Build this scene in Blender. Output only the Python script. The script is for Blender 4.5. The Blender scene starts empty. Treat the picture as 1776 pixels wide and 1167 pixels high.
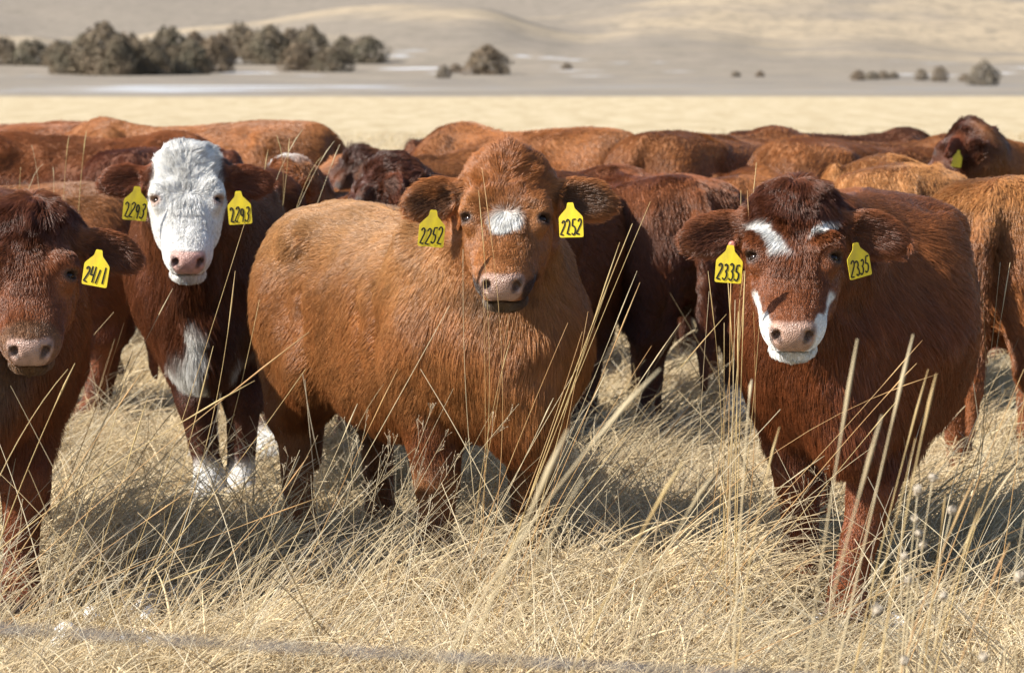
import bpy, math, random
import numpy as np
from mathutils import Vector, Matrix

random.seed(7)
RNG = np.random.default_rng(11)
C = bpy.context.scene.collection
SC = bpy.context.scene

# ------------------------------------------------------------------ camera, sky, sun, exposure
F_PX, CX, CY = 5180.0, 888.0, 583.5
CAM_H = 1.55
PITCH = math.atan(453.5 / F_PX)
cam_data = bpy.data.cameras.new('camera')
cam = bpy.data.objects.new('camera', cam_data)
C.objects.link(cam)
cam.location = (0, 0, CAM_H)
cam.rotation_euler = (math.pi / 2 - PITCH, 0, 0)
cam_data.sensor_width = 36.0
cam_data.lens = F_PX / 1776.0 * 36.0
cam_data.clip_end = 9000
cam_data.dof.use_dof = True
cam_data.dof.focus_distance = 8.2
cam_data.dof.aperture_fstop = 7.0
SC.camera = cam

SUN_DIR = Vector((-0.76, -0.27, 0.64)).normalized()
SUN_EL = math.asin(SUN_DIR.z)
SUN_AZ = math.atan2(SUN_DIR.x, SUN_DIR.y)
world = bpy.data.worlds.new('World')
SC.world = world
world.use_nodes = True
wn = world.node_tree
wn.nodes.clear()
sky = wn.nodes.new('ShaderNodeTexSky')
sky.sky_type = 'NISHITA'
sky.sun_disc = False
sky.sun_elevation = SUN_EL
sky.sun_rotation = SUN_AZ
bg = wn.nodes.new('ShaderNodeBackground')
bg.inputs['Strength'].default_value = 0.10
wo = wn.nodes.new('ShaderNodeOutputWorld')
wn.links.new(sky.outputs[0], bg.inputs[0])
wn.links.new(bg.outputs[0], wo.inputs[0])
sun_data = bpy.data.lights.new('sun', 'SUN')
sun_data.energy = 5.0
sun_data.angle = math.radians(0.53)
sun_data.color = (1.0, 0.94, 0.84)
sun = bpy.data.objects.new('sun', sun_data)
C.objects.link(sun)
sun.rotation_euler = (-SUN_DIR).to_track_quat('-Z', 'Y').to_euler()
SC.view_settings.view_transform = 'Standard'
SC.view_settings.look = 'None'
SC.view_settings.gamma = 1
SC.view_settings.use_curve_mapping = False
SC.view_settings.exposure = 0.85
SC.cycles.max_bounces = 6
SC.cycles.diffuse_bounces = 3
SC.cycles.transparent_max_bounces = 6
SC.cycles.use_denoising = True
SC.cycles_curves.shape = 'RIBBONS'
SC.cycles_curves.subdivisions = 2

# ------------------------------------------------------------------ helpers
CP, SP = math.cos(PITCH), math.sin(PITCH)


def at(px, py, Y):
    """World point on the line of sight through a photo pixel, at distance Y in front of the camera."""
    a = (px - CX) / F_PX
    b = -(py - CY) / F_PX
    y = CP + b * SP
    z = -SP + b * CP
    return Vector((a * Y / y, Y, CAM_H + z * Y / y))


def smooth(a, b, x):
    t = np.clip((x - a) / (b - a), 0, 1)
    return t * t * (3 - 2 * t)


def vnoise(P, scale, seed=0):
    """Value noise in [-1,1] at points P (N,3)."""
    Q = np.asarray(P, np.float64) / scale + seed * 17.31 + 1000.0
    I = np.floor(Q).astype(np.int64)
    Fr = Q - I
    Fr = Fr * Fr * (3 - 2 * Fr)

    def h(i, j, k):
        n = (i * 73856093) ^ (j * 19349663) ^ (k * 83492791) ^ (seed * 2654435 + 9781)
        n = (n ^ (n >> 13)) * 1274126177
        n = n & 0x7fffffff
        n = (n ^ (n >> 15)) * 2246822519
        n = (n & 0x7fffffff) ^ ((n & 0x7fffffff) >> 13)
        return (n & 0xffff) / 32767.5 - 1.0
    x, y, z = I.T
    fx, fy, fz = Fr.T
    r = 0
    for dx in (0, 1):
        for dy in (0, 1):
            for dz in (0, 1):
                w = (fx if dx else 1 - fx) * (fy if dy else 1 - fy) * (fz if dz else 1 - fz)
                r = r + w * h(x + dx, y + dy, z + dz)
    return r


def vnoise3(P, scale, seed=0):
    return np.stack([vnoise(P, scale, seed), vnoise(P, scale, seed + 31), vnoise(P, scale, seed + 57)], 1)


def unit(v):
    return v / np.maximum(np.linalg.norm(v, axis=-1, keepdims=True), 1e-9)


def cubic(xs, ys, x):
    """Catmull style smooth interpolation through control points."""
    xs = np.asarray(xs, float)
    ys = np.asarray(ys, float)
    m = np.gradient(ys, xs)
    x = np.clip(x, xs[0], xs[-1])
    i = np.clip(np.searchsorted(xs, x) - 1, 0, len(xs) - 2)
    h = xs[i + 1] - xs[i]
    t = (x - xs[i]) / h
    t2, t3 = t * t, t * t * t
    return (2 * t3 - 3 * t2 + 1) * ys[i] + (t3 - 2 * t2 + t) * h * m[i] + (-2 * t3 + 3 * t2) * ys[i + 1] + (t3 - t2) * h * m[i + 1]


def tag(o, label=None, cat=None, group=None, kind=None):
    if label:
        o['label'] = label
    if cat:
        o['category'] = cat
    if group:
        o['group'] = group
    if kind:
        o['kind'] = kind
    return o


def mesh_obj(name, V, Fc, mat, parent=None, smooth_shade=True):
    me = bpy.data.meshes.new(name)
    V = np.asarray(V, np.float32)
    if isinstance(Fc, np.ndarray):
        n, k = Fc.shape
        me.vertices.add(len(V))
        me.vertices.foreach_set('co', V.ravel())
        me.loops.add(n * k)
        me.loops.foreach_set('vertex_index', Fc.astype(np.int32).ravel())
        me.polygons.add(n)
        me.polygons.foreach_set('loop_start', np.arange(0, n * k, k, dtype=np.int32))
        me.update(calc_edges=True)
        me.validate()
    else:
        me.from_pydata([tuple(v) for v in V], [], Fc)
    if smooth_shade:
        me.polygons.foreach_set('use_smooth', np.ones(len(me.polygons), bool))
    if mat:
        me.materials.append(mat)
    o = bpy.data.objects.new(name, me)
    C.objects.link(o)
    o.parent = parent
    return o


def curves_obj(name, P, rad, col, mat, parent=None):
    """P (N,K,3) strands as one hair curves object, radius (N,K), colour (N,3)."""
    N, K, _ = P.shape
    cu = bpy.data.hair_curves.new(name)
    cu.add_curves([K] * N)
    cu.attributes['position'].data.foreach_set('vector', P.astype(np.float32).ravel())
    ra = cu.attributes.get('radius') or cu.attributes.new('radius', 'FLOAT', 'POINT')
    ra.data.foreach_set('value', rad.astype(np.float32).ravel())
    ca = cu.attributes.new('tint', 'FLOAT_COLOR', 'CURVE')
    ca.data.foreach_set('color', np.concatenate([col, np.ones((N, 1))], 1).astype(np.float32).ravel())
    cu.materials.append(mat)
    o = bpy.data.objects.new(name, cu)
    C.objects.link(o)
    o.parent = parent
    return o


def new_mat(name):
    m = bpy.data.materials.new(name)
    m.use_nodes = True
    nt = m.node_tree
    b = nt.nodes['Principled BSDF']
    return m, nt, b


def N(nt, kind, **kw):
    n = nt.nodes.new(kind)
    for k, v in kw.items():
        setattr(n, k, v)
    return n


def mix_rgb(nt, fac, a, b):
    n = nt.nodes.new('ShaderNodeMix')
    n.data_type = 'RGBA'
    for sock, v in ((n.inputs[0], fac), (n.inputs[6], a), (n.inputs[7], b)):
        if hasattr(v, 'is_output'):
            nt.links.new(v, sock)
        elif isinstance(v, (int, float)):
            sock.default_value = v
        else:
            sock.default_value = (*v, 1)
    return n.outputs[2]


def noise_tex(nt, vec, scale, detail=4, rough=0.55):
    n = nt.nodes.new('ShaderNodeTexNoise')
    n.inputs['Scale'].default_value = scale
    n.inputs['Detail'].default_value = detail
    n.inputs['Roughness'].default_value = rough
    nt.links.new(vec, n.inputs['Vector'])
    return n.outputs[0]


def ramp(nt, fac, stops):
    n = nt.nodes.new('ShaderNodeValToRGB')
    el = n.color_ramp.elements
    while len(el) < len(stops):
        el.new(0.5)
    for e, (p, c) in zip(el, stops):
        e.position = p
        e.color = (c, c, c, 1) if isinstance(c, (int, float)) else (*c, 1)
    nt.links.new(fac, n.inputs[0])
    return n.outputs[0]


def map_range(nt, v, a, b):
    n = nt.nodes.new('ShaderNodeMapRange')
    n.interpolation_type = 'SMOOTHSTEP'
    n.inputs[1].default_value = a
    n.inputs[2].default_value = b
    nt.links.new(v, n.inputs[0])
    return n.outputs[0]


def math_node(nt, op, a, b=None):
    n = nt.nodes.new('ShaderNodeMath')
    n.operation = op
    for i, v in enumerate((a, b)):
        if v is None:
            continue
        if hasattr(v, 'is_output'):
            nt.links.new(v, n.inputs[i])
        else:
            n.inputs[i].default_value = v
    return n.outputs[0]


# ------------------------------------------------------------------ materials
def make_tint_mat(name, rough, spec=0.3, trans=0.0, mult=1.0, sheen=0.0):
    m, nt, b = new_mat(name)
    a = N(nt, 'ShaderNodeAttribute', attribute_name='tint')
    nt.links.new(a.outputs['Color'], b.inputs['Base Color'])
    b.inputs['Roughness'].default_value = rough
    b.inputs['Specular IOR Level'].default_value = spec
    if sheen:
        b.inputs['Sheen Weight'].default_value = sheen
    if trans:
        tr = N(nt, 'ShaderNodeBsdfTranslucent')
        nt.links.new(a.outputs['Color'], tr.inputs['Color'])
        mx = N(nt, 'ShaderNodeMixShader')
        mx.inputs[0].default_value = trans
        nt.links.new(b.outputs[0], mx.inputs[1])
        nt.links.new(tr.outputs[0], mx.inputs[2])
        nt.links.new(mx.outputs[0], nt.nodes['Material Output'].inputs[0])
    return m


M_FUR = make_tint_mat('cattle_hair', 0.36, 0.5, 0.18)
M_GRASS = make_tint_mat('dry_grass_blade', 0.55, 0.3, 0.25)


def make_skin_mat():
    m, nt, b = new_mat('cattle_skin')
    a = N(nt, 'ShaderNodeAttribute', attribute_name='tint')
    w = N(nt, 'ShaderNodeAttribute', attribute_name='bare')
    tc = N(nt, 'ShaderNodeTexCoord')
    n1 = noise_tex(nt, tc.outputs['Object'], 60, 3)
    nt.links.new(mix_rgb(nt, math_node(nt, 'MULTIPLY', n1, 0.35), a.outputs['Color'], (0.09, 0.05, 0.035)), b.inputs['Base Color'])
    r = N(nt, 'ShaderNodeMapRange')
    r.inputs[3].default_value = 0.8
    r.inputs[4].default_value = 0.30
    nt.links.new(w.outputs['Fac'], r.inputs[0])
    nt.links.new(r.outputs[0], b.inputs['Roughness'])
    vo = N(nt, 'ShaderNodeTexVoronoi')
    vo.inputs['Scale'].default_value = 260
    nt.links.new(tc.outputs['Object'], vo.inputs['Vector'])
    bu = N(nt, 'ShaderNodeBump')
    bu.inputs['Strength'].default_value = 0.7
    bu.inputs['Distance'].default_value = 0.004
    nt.links.new(vo.outputs['Distance'], bu.inputs['Height'])
    nt.links.new(bu.outputs[0], b.inputs['Normal'])
    b.inputs['Subsurface Weight'].default_value = 0.0
    return m


M_SKIN = make_skin_mat()


def plain(name, col, rough, spec=0.5, noise_scale=0, dark=None, noise_amt=0.5, bump=0.0):
    m, nt, b = new_mat(name)
    b.inputs['Base Color'].default_value = (*col, 1)
    b.inputs['Roughness'].default_value = rough
    b.inputs['Specular IOR Level'].default_value = spec
    if noise_scale:
        tc = N(nt, 'ShaderNodeTexCoord')
        n1 = noise_tex(nt, tc.outputs['Object'], noise_scale, 5)
        nt.links.new(mix_rgb(nt, math_node(nt, 'MULTIPLY', map_range(nt, n1, 0.35, 0.75), noise_amt), col, dark), b.inputs['Base Color'])
        if bump:
            bu = N(nt, 'ShaderNodeBump')
            bu.inputs['Strength'].default_value = bump
            bu.inputs['Distance'].default_value = 0.01
            nt.links.new(n1, bu.inputs['Height'])
            nt.links.new(bu.outputs[0], b.inputs['Normal'])
    return m


M_EYE = plain('eye_dark', (0.012, 0.007, 0.005), 0.12, 0.3, 90, (0.03, 0.014, 0.008), 0.6)
M_TAG = plain('tag_yellow', (0.80, 0.63, 0.03), 0.42, 0.4, 28, (0.50, 0.37, 0.06), 0.6)
M_INK = plain('tag_ink', (0.012, 0.012, 0.014), 0.5, 0.3, 80, (0.04, 0.04, 0.03), 0.4)
M_STUD = plain('stud_pink', (0.55, 0.22, 0.17), 0.35, 0.5, 60, (0.3, 0.12, 0.1), 0.4)
M_WIRE = plain('wire_steel', (0.23, 0.22, 0.23), 0.5, 0.5, 40, (0.12, 0.10, 0.09), 0.7)
M_STEM = plain('stem_straw', (0.47, 0.35, 0.16), 0.5, 0.35, 9, (0.36, 0.22, 0.09), 0.7)
M_STEM_PALE = plain('stem_pale', (0.52, 0.43, 0.27), 0.55, 0.3, 9, (0.38, 0.28, 0.15), 0.7)
M_STEM_RED = plain('stem_reddish', (0.42, 0.24, 0.10), 0.5, 0.3, 9, (0.48, 0.34, 0.16), 0.8)
M_SEED = plain('seed_pale', (0.66, 0.55, 0.38), 0.7, 0.2, 200, (0.35, 0.25, 0.15), 0.5)
M_FLOWER = plain('flower_head_grey', (0.46, 0.40, 0.32), 0.85, 0.1, 120, (0.33, 0.27, 0.20), 0.6, 0.6)
M_BARK = plain('bark', (0.10, 0.075, 0.06), 0.9, 0.1, 3, (0.05, 0.04, 0.03), 0.6)
M_SNOW = plain('snow', (0.78, 0.80, 0.84), 0.6, 0.3, 30, (0.6, 0.58, 0.52), 0.5, 0.3)


# ------------------------------------------------------------------ terrain
TPX = np.array([-2500, -900, -400, 0, 60, 130, 185, 215, 300, 450, 600, 750, 850, 930, 1000, 1120, 1250, 1330, 1500, 1640, 1776, 2200, 2700, 4300], float)
R1 = np.array([40, 70, 74, 68, 64, 76, 84, 74, 56, 40, 20, 14, 20, 44, 58, 50, 54, 66, 64, 82, 90, 70, 60, 40], float)       # first ridge crest (photo row)
R2 = np.array([10, 30, 40, 60, 66, 64, 62, 60, 58, 52, 46, 40, 38, 32, 22, 8, -4, -6, -2, -6, 0, -4, 0, 0], float)       # second ridge crest
R3 = np.array([-30, -34, -25, -12, -12, -14, -16, -16, -15, -12, -16, -22, -26, -28, -28, -30, -30, -28, -30, -32, -30, -30, -34, -30], float)
DK = np.array([-60, 0, 60, 150, 211, 260, 300, 350, 420, 470, 520, 660, 740, 930, 1040, 1400, 1700, 2600], float)


def row_to_z(row, d):
    return CAM_H + (130.0 - row) * d / F_PX


def ground_z(x, y):
    x = np.asarray(x, float)
    y = np.asarray(y, float)
    yy = np.maximum(y, 1.0)
    ang = np.where(y > 205, x / yy * F_PX + CX, 888.0)
    r1 = cubic(TPX, R1, ang)
    r2 = cubic(TPX, R2, ang)
    r3 = cubic(TPX, R3, ang)
    o = np.zeros_like(ang)
    rows = {300: 150, 350: 143, 420: 128, 470: 113, 520: 103}
    z = [o, o, o, o, o, o + 0.12, o + row_to_z(150, 300), o + row_to_z(143, 350), o + row_to_z(128, 420), o + row_to_z(113, 470),
         o + row_to_z(np.minimum(103, 60 + r1 * .5), 520), row_to_z(r1, 660), row_to_z(r1, 660) * .8,
         row_to_z(r2, 930), row_to_z(r2, 930) * 0.93, row_to_z(r3, 1400), row_to_z(r3, 1400) * 1.05, row_to_z(r3, 1400) * 1.0 + 8]
    Z = np.stack(z, 0)
    d = np.clip(y, DK[0], DK[-1])
    i = np.clip(np.searchsorted(DK, d) - 1, 0, len(DK) - 2)
    m = np.zeros_like(Z)
    dd = np.diff(DK)[:, None] if Z.ndim == 2 else np.diff(DK)
    sl = np.diff(Z, axis=0) / dd
    m[1:-1] = np.where(sl[1:] * sl[:-1] > 0, 2 * sl[1:] * sl[:-1] / (sl[1:] + sl[:-1] + 1e-12), 0)
    ii = (i, np.arange(len(d)))
    i1 = (i + 1, np.arange(len(d)))
    h = DK[i + 1] - DK[i]
    t = (d - DK[i]) / h
    t2, t3 = t * t, t ** 3
    r = (2 * t3 - 3 * t2 + 1) * Z[ii] + (t3 - 2 * t2 + t) * h * m[ii] + (-2 * t3 + 3 * t2) * Z[i1] + (t3 - t2) * h * m[i1]
    P = np.stack([x, y, 0 * x], 1)
    far = smooth(230, 700, y)
    r = r + far * (1.3 * vnoise(P, 70, 3) + 0.7 * vnoise(P, 28, 4)) * smooth(0, 6, r)
    near = smooth(60, 20, y)
    r = r + near * 0.02 * vnoise(P, 1.3, 5) + smooth(24, 60, y) * 0.04 * vnoise(P, 7, 6) * smooth(420, 200, y)
    return r


def gz(x, y):
    return float(ground_z(np.array([x]), np.array([y]))[0])


def sheet(name, ys, half, nx, mat):
    ys = np.asarray(ys)
    t = np.linspace(-1, 1, nx)
    t = np.sign(t) * np.abs(t) ** 1.6
    X = t[None, :] * half(ys)[:, None]
    Y = np.repeat(ys[:, None], nx, 1)
    Z = ground_z(X.ravel(), Y.ravel())
    V = np.stack([X.ravel(), Y.ravel(), Z], 1)
    r, c = np.meshgrid(np.arange(len(ys) - 1), np.arange(nx - 1), indexing='ij')
    a = (r * nx + c).ravel()
    Fq = np.stack([a, a + 1, a + nx + 1, a + nx], 1)
    return mesh_obj(name, V, Fq, mat)


def ground_mat():
    m, nt, b = new_mat('dry_pasture')
    geo = N(nt, 'ShaderNodeNewGeometry')
    sep = N(nt, 'ShaderNodeSeparateXYZ')
    nt.links.new(geo.outputs['Position'], sep.inputs[0])
    P = geo.outputs['Position']
    n_big = noise_tex(nt, P, 0.06, 4)
    mp = N(nt, 'ShaderNodeMapping')
    mp.inputs['Scale'].default_value = (1.0, 0.16, 1.0)
    nt.links.new(P, mp.inputs['Vector'])
    n_mid = map_range(nt, noise_tex(nt, mp.outputs[0], 0.9, 8, 0.75), 0.36, 0.64)
    n_fine = noise_tex(nt, P, 22, 5, 0.7)
    straw = mix_rgb(nt, n_mid, (0.53, 0.44, 0.295), (0.405, 0.32, 0.195))
    straw = mix_rgb(nt, math_node(nt, 'MULTIPLY', map_range(nt, n_fine, 0.45, 0.8), 0.45), straw, (0.40, 0.30, 0.17))
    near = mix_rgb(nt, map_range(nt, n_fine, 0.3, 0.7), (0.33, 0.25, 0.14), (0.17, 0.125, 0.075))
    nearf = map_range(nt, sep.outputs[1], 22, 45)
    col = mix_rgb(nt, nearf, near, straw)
    # grey brush flat beyond the golden field
    wob = math_node(nt, 'ADD', sep.outputs[1], math_node(nt, 'MULTIPLY', math_node(nt, 'SUBTRACT', n_big, 0.5), 30))
    flatf = map_range(nt, wob, 196, 232)
    grey = mix_rgb(nt, map_range(nt, noise_tex(nt, P, 0.09, 5, 0.65), 0.35, 0.7), (0.27, 0.23, 0.18), (0.18, 0.16, 0.14))
    col = mix_rgb(nt, flatf, col, grey)
    snow_n = map_range(nt, noise_tex(nt, P, 0.045, 5, 0.6), 0.47, 0.60)
    band = math_node(nt, 'MULTIPLY', map_range(nt, wob, 232, 255), map_range(nt, wob, 335, 290))
    leftf = math_node(nt, 'ADD', math_node(nt, 'MULTIPLY', map_range(nt, sep.outputs[0], -4, -16), 0.42), 0.10)
    sf = math_node(nt, 'MULTIPLY', math_node(nt, 'MULTIPLY', snow_n, band), leftf)
    col = mix_rgb(nt, sf, col, (0.62, 0.66, 0.72))
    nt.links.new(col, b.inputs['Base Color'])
    b.inputs['Roughness'].default_value = 0.95
    b.inputs['Specular IOR Level'].default_value = 0.05
    bu = N(nt, 'ShaderNodeBump')
    bu.inputs['Strength'].default_value = 0.6
    bu.inputs['Distance'].default_value = 0.05
    nt.links.new(n_fine, bu.inputs['Height'])
    nt.links.new(bu.outputs[0], b.inputs['Normal'])
    return m


def hill_mat():
    m, nt, b = new_mat('hill_grass')
    geo = N(nt, 'ShaderNodeNewGeometry')
    sep = N(nt, 'ShaderNodeSeparateXYZ')
    nt.links.new(geo.outputs['Position'], sep.inputs[0])
    P = geo.outputs['Position']
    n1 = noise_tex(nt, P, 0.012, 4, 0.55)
    n2 = noise_tex(nt, P, 0.11, 5, 0.65)
    n3 = noise_tex(nt, P, 0.20, 6, 0.75)
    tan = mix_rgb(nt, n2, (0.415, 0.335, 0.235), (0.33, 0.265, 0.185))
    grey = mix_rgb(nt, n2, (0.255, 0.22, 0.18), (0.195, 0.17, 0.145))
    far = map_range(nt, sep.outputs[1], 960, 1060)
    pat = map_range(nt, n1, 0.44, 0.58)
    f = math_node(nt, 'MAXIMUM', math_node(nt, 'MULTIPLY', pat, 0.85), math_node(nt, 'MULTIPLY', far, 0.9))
    low = map_range(nt, sep.outputs[1], 560, 500)
    f = math_node(nt, 'MAXIMUM', f, math_node(nt, 'MULTIPLY', low, 0.8))
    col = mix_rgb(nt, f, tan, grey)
    col = mix_rgb(nt, math_node(nt, 'MULTIPLY', map_range(nt, n3, 0.44, 0.62), 0.65), col, (0.17, 0.15, 0.12))
    snow = math_node(nt, 'MULTIPLY', map_range(nt, noise_tex(nt, P, 0.05, 4), 0.6, 0.68), map_range(nt, sep.outputs[1], 520, 470))
    col = mix_rgb(nt, math_node(nt, 'MULTIPLY', snow, 0.7), col, (0.7, 0.73, 0.78))
    nt.links.new(col, b.inputs['Base Color'])
    b.inputs['Roughness'].default_value = 1.0
    b.inputs['Specular IOR Level'].default_value = 0.02
    return m


ys_near = np.concatenate([np.arange(-60, 4, 4), np.arange(4, 26, 0.12), np.geomspace(26, 212, 80), np.linspace(216, 400, 50)])
tag(sheet('pasture_ground', ys_near, lambda y: np.maximum(40, np.abs(y) * 0.55 + 20), 161, ground_mat()), kind='structure')
ys_far = np.concatenate([np.linspace(400, 1500, 230), np.linspace(1530, 2600, 20)])
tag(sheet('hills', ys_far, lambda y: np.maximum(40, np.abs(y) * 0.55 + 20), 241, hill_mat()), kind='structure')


def ground_hit(px, py, lo=150.0, hi=1300.0):
    """Where the line of sight through a photo pixel first meets the terrain."""
    d = np.geomspace(lo, hi, 500)
    p0 = at(px, py, 1.0)
    dx, dz = p0.x, p0.z - CAM_H
    g = ground_z(dx * d, d)
    hit = np.nonzero(g >= CAM_H + dz * d)[0]
    Y = d[hit[0]] if len(hit) else 430.0
    return dx * Y, Y, gz(dx * Y, Y)


# ------------------------------------------------------------------ implicit modelling (surface nets on a stretched grid)
class Field:
    def __init__(s, ax):
        s.ax = [np.asarray(a, np.float32) for a in ax]
        s.F = np.full([len(a) for a in ax], 0.6, np.float32)

    def sub(s, lo, hi):
        sl = []
        for a, l, h in zip(s.ax, lo, hi):
            i0 = max(int(np.searchsorted(a, l)) - 1, 0)
            i1 = min(int(np.searchsorted(a, h)) + 1, len(a))
            sl.append(slice(i0, max(i1, i0 + 1)))
        X = s.ax[0][sl[0]][:, None, None]
        Y = s.ax[1][sl[1]][None, :, None]
        Z = s.ax[2][sl[2]][None, None, :]
        return tuple(sl), X, Y, Z

    def blend(s, sl, d, k, mode='add'):
        a = s.F[sl]
        if mode == 'add':
            if k <= 0:
                s.F[sl] = np.minimum(a, d)
            else:
                h = np.maximum(k - np.abs(a - d), 0) / k
                s.F[sl] = np.minimum(a, d) - h * h * k * 0.25
        else:
            d = -d
            h = np.maximum(k - np.abs(a - d), 0) / max(k, 1e-6)
            s.F[sl] = np.maximum(a, d) + h * h * k * 0.25

    def cone(s, a, b, ra, rb, k=0.05, fy=1.0, mode='add'):
        a = np.array(a, np.float32)
        b = np.array(b, np.float32)
        r = max(ra, rb) * max(1, fy) + k + 0.05
        sl, X, Y, Z = s.sub(np.minimum(a, b) - r, np.maximum(a, b) + r)
        d = b - a
        L2 = float((d * d).sum())
        t = np.clip(((X - a[0]) * d[0] + (Y - a[1]) * d[1] + (Z - a[2]) * d[2]) / L2, 0, 1)
        q = np.sqrt((X - a[0] - t * d[0]) ** 2 + ((Y - a[1] - t * d[1]) / fy) ** 2 + (Z - a[2] - t * d[2]) ** 2) - (ra + (rb - ra) * t)
        s.blend(sl, q, k, mode)

    def ell(s, c, r, R=None, k=0.04, mode='add'):
        c = np.array(c, np.float32)
        r = np.array(r, np.float32)
        m = float(r.max()) + k + 0.05
        sl, X, Y, Z = s.sub(c - m, c + m)
        R = np.eye(3, dtype=np.float32) if R is None else np.asarray(R, np.float32)
        q = [((X - c[0]) * R[0, i] + (Y - c[1]) * R[1, i] + (Z - c[2]) * R[2, i]) / r[i] for i in range(3)]
        k0 = np.sqrt(q[0] ** 2 + q[1] ** 2 + q[2] ** 2)
        k1 = np.sqrt((q[0] / r[0]) ** 2 + (q[1] / r[1]) ** 2 + (q[2] / r[2]) ** 2) + 1e-6
        s.blend(sl, k0 * (k0 - 1) / k1, k, mode)

    def tube(s, O, R, prof, n=2.4, k=0.06):
        """Profile along axis R[:,0]: rows (s, top, bottom, half width); top/bottom along R[:,2], width along R[:,1]."""
        prof = np.array(prof, float)
        O = np.array(O, np.float32)
        R = np.asarray(R, np.float32)
        ends = np.array([O + R[:, 0] * prof[i, 0] + R[:, 2] * zz + R[:, 1] * w * prof[i, 3] for i in range(len(prof)) for zz in prof[i, 1:3] for w in (-1, 1)])
        sl, X, Y, Z = s.sub(ends.min(0) - k - 0.06, ends.max(0) + k + 0.06)
        u = (X - O[0]) * R[0, 0] + (Y - O[1]) * R[1, 0] + (Z - O[2]) * R[2, 0]
        w = (X - O[0]) * R[0, 1] + (Y - O[1]) * R[1, 1] + (Z - O[2]) * R[2, 1]
        v = (X - O[0]) * R[0, 2] + (Y - O[1]) * R[1, 2] + (Z - O[2]) * R[2, 2]
        tt = np.linspace(prof[0, 0], prof[-1, 0], 200)
        tab = [cubic(prof[:, 0], prof[:, j], tt) for j in (1, 2, 3)]
        top, bot, hw = [np.interp(u, tt, t).astype(np.float32) for t in tab]
        cz, hz = (top + bot) / 2, np.maximum((top - bot) / 2, 0.01)
        hw = np.maximum(hw, 0.01)
        d = ((np.abs(w) / hw) ** n + (np.abs(v - cz) / hz) ** n) ** (1 / n) - 1
        d = d * np.minimum(hz, hw)
        d = np.maximum(d, np.maximum(prof[0, 0] - u, u - prof[-1, 0]))
        s.blend(sl, d.astype(np.float32), k)

    def mesh(s):
        F = s.F
        F[F == 0] = 1e-6
        ins = F < 0
        nx, ny, nz = F.shape
        c = [ins[i:nx - 1 + i, j:ny - 1 + j, k:nz - 1 + k] for i in (0, 1) for j in (0, 1) for k in (0, 1)]
        anyi = c[0].copy()
        alli = c[0].copy()
        for q in c[1:]:
            anyi |= q
            alli &= q
        act = anyi & ~alli
        I, J, K = np.nonzero(act)
        ids = np.full(act.shape, -1, np.int64)
        ids[I, J, K] = np.arange(len(I))
        off = [(i, j, k) for i in (0, 1) for j in (0, 1) for k in (0, 1)]
        val = np.stack([F[I + a, J + b, K + e] for a, b, e in off], 1)
        pos = np.stack([np.stack([s.ax[0][I + a], s.ax[1][J + b], s.ax[2][K + e]], 1) for a, b, e in off], 1)
        acc = np.zeros((len(I), 3))
        cnt = np.zeros(len(I))
        for a in range(8):
            for bit in (1, 2, 4):
                b = a | bit
                if b == a:
                    continue
                va, vb = val[:, a], val[:, b]
                cr = (va < 0) != (vb < 0)
                t = np.where(cr, va / np.where(cr, va - vb, 1), 0)
                acc += np.where(cr[:, None], pos[:, a] + t[:, None] * (pos[:, b] - pos[:, a]), 0)
                cnt += cr
        V = acc / np.maximum(cnt, 1)[:, None]
        quads = []
        for axis in range(3):
            o1, o2 = [(1, 2), (2, 0), (0, 1)][axis]
            A = np.take(ins, range(0, F.shape[axis] - 1), axis)
            B = np.take(ins, range(1, F.shape[axis]), axis)
            E = np.nonzero(A != B)
            E = [e for e in E]
            ok = (E[o1] > 0) & (E[o2] > 0) & (E[o1] < F.shape[o1] - 1) & (E[o2] < F.shape[o2] - 1)
            E = [e[ok] for e in E]
            flip = A[tuple(E)]

            def cell(d1, d2):
                q = list(E)
                q[o1] = q[o1] - d1
                q[o2] = q[o2] - d2
                return ids[tuple(q)]
            q = np.stack([cell(1, 1), cell(0, 1), cell(0, 0), cell(1, 0)], 1)
            q[~flip] = q[~flip][:, ::-1]
            quads.append(q)
        Q = np.concatenate(quads)
        return V, Q[(Q >= 0).all(1)]


def axis_steps(lo, hi, hb, flo, fhi, hf):
    flo, fhi = max(flo, lo), min(fhi, hi)
    parts = []
    if flo - lo > hb:
        parts.append(np.linspace(lo, flo, max(int((flo - lo) / hb), 1), endpoint=False))
    parts.append(np.arange(flo, fhi, hf))
    if hi - fhi > hb:
        parts.append(np.linspace(fhi, hi, max(int((hi - fhi) / hb), 2)))
    return np.concatenate(parts)


def rot_z(a):
    c, s_ = math.cos(a), math.sin(a)
    return np.array([[c, -s_, 0], [s_, c, 0], [0, 0, 1]])


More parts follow.
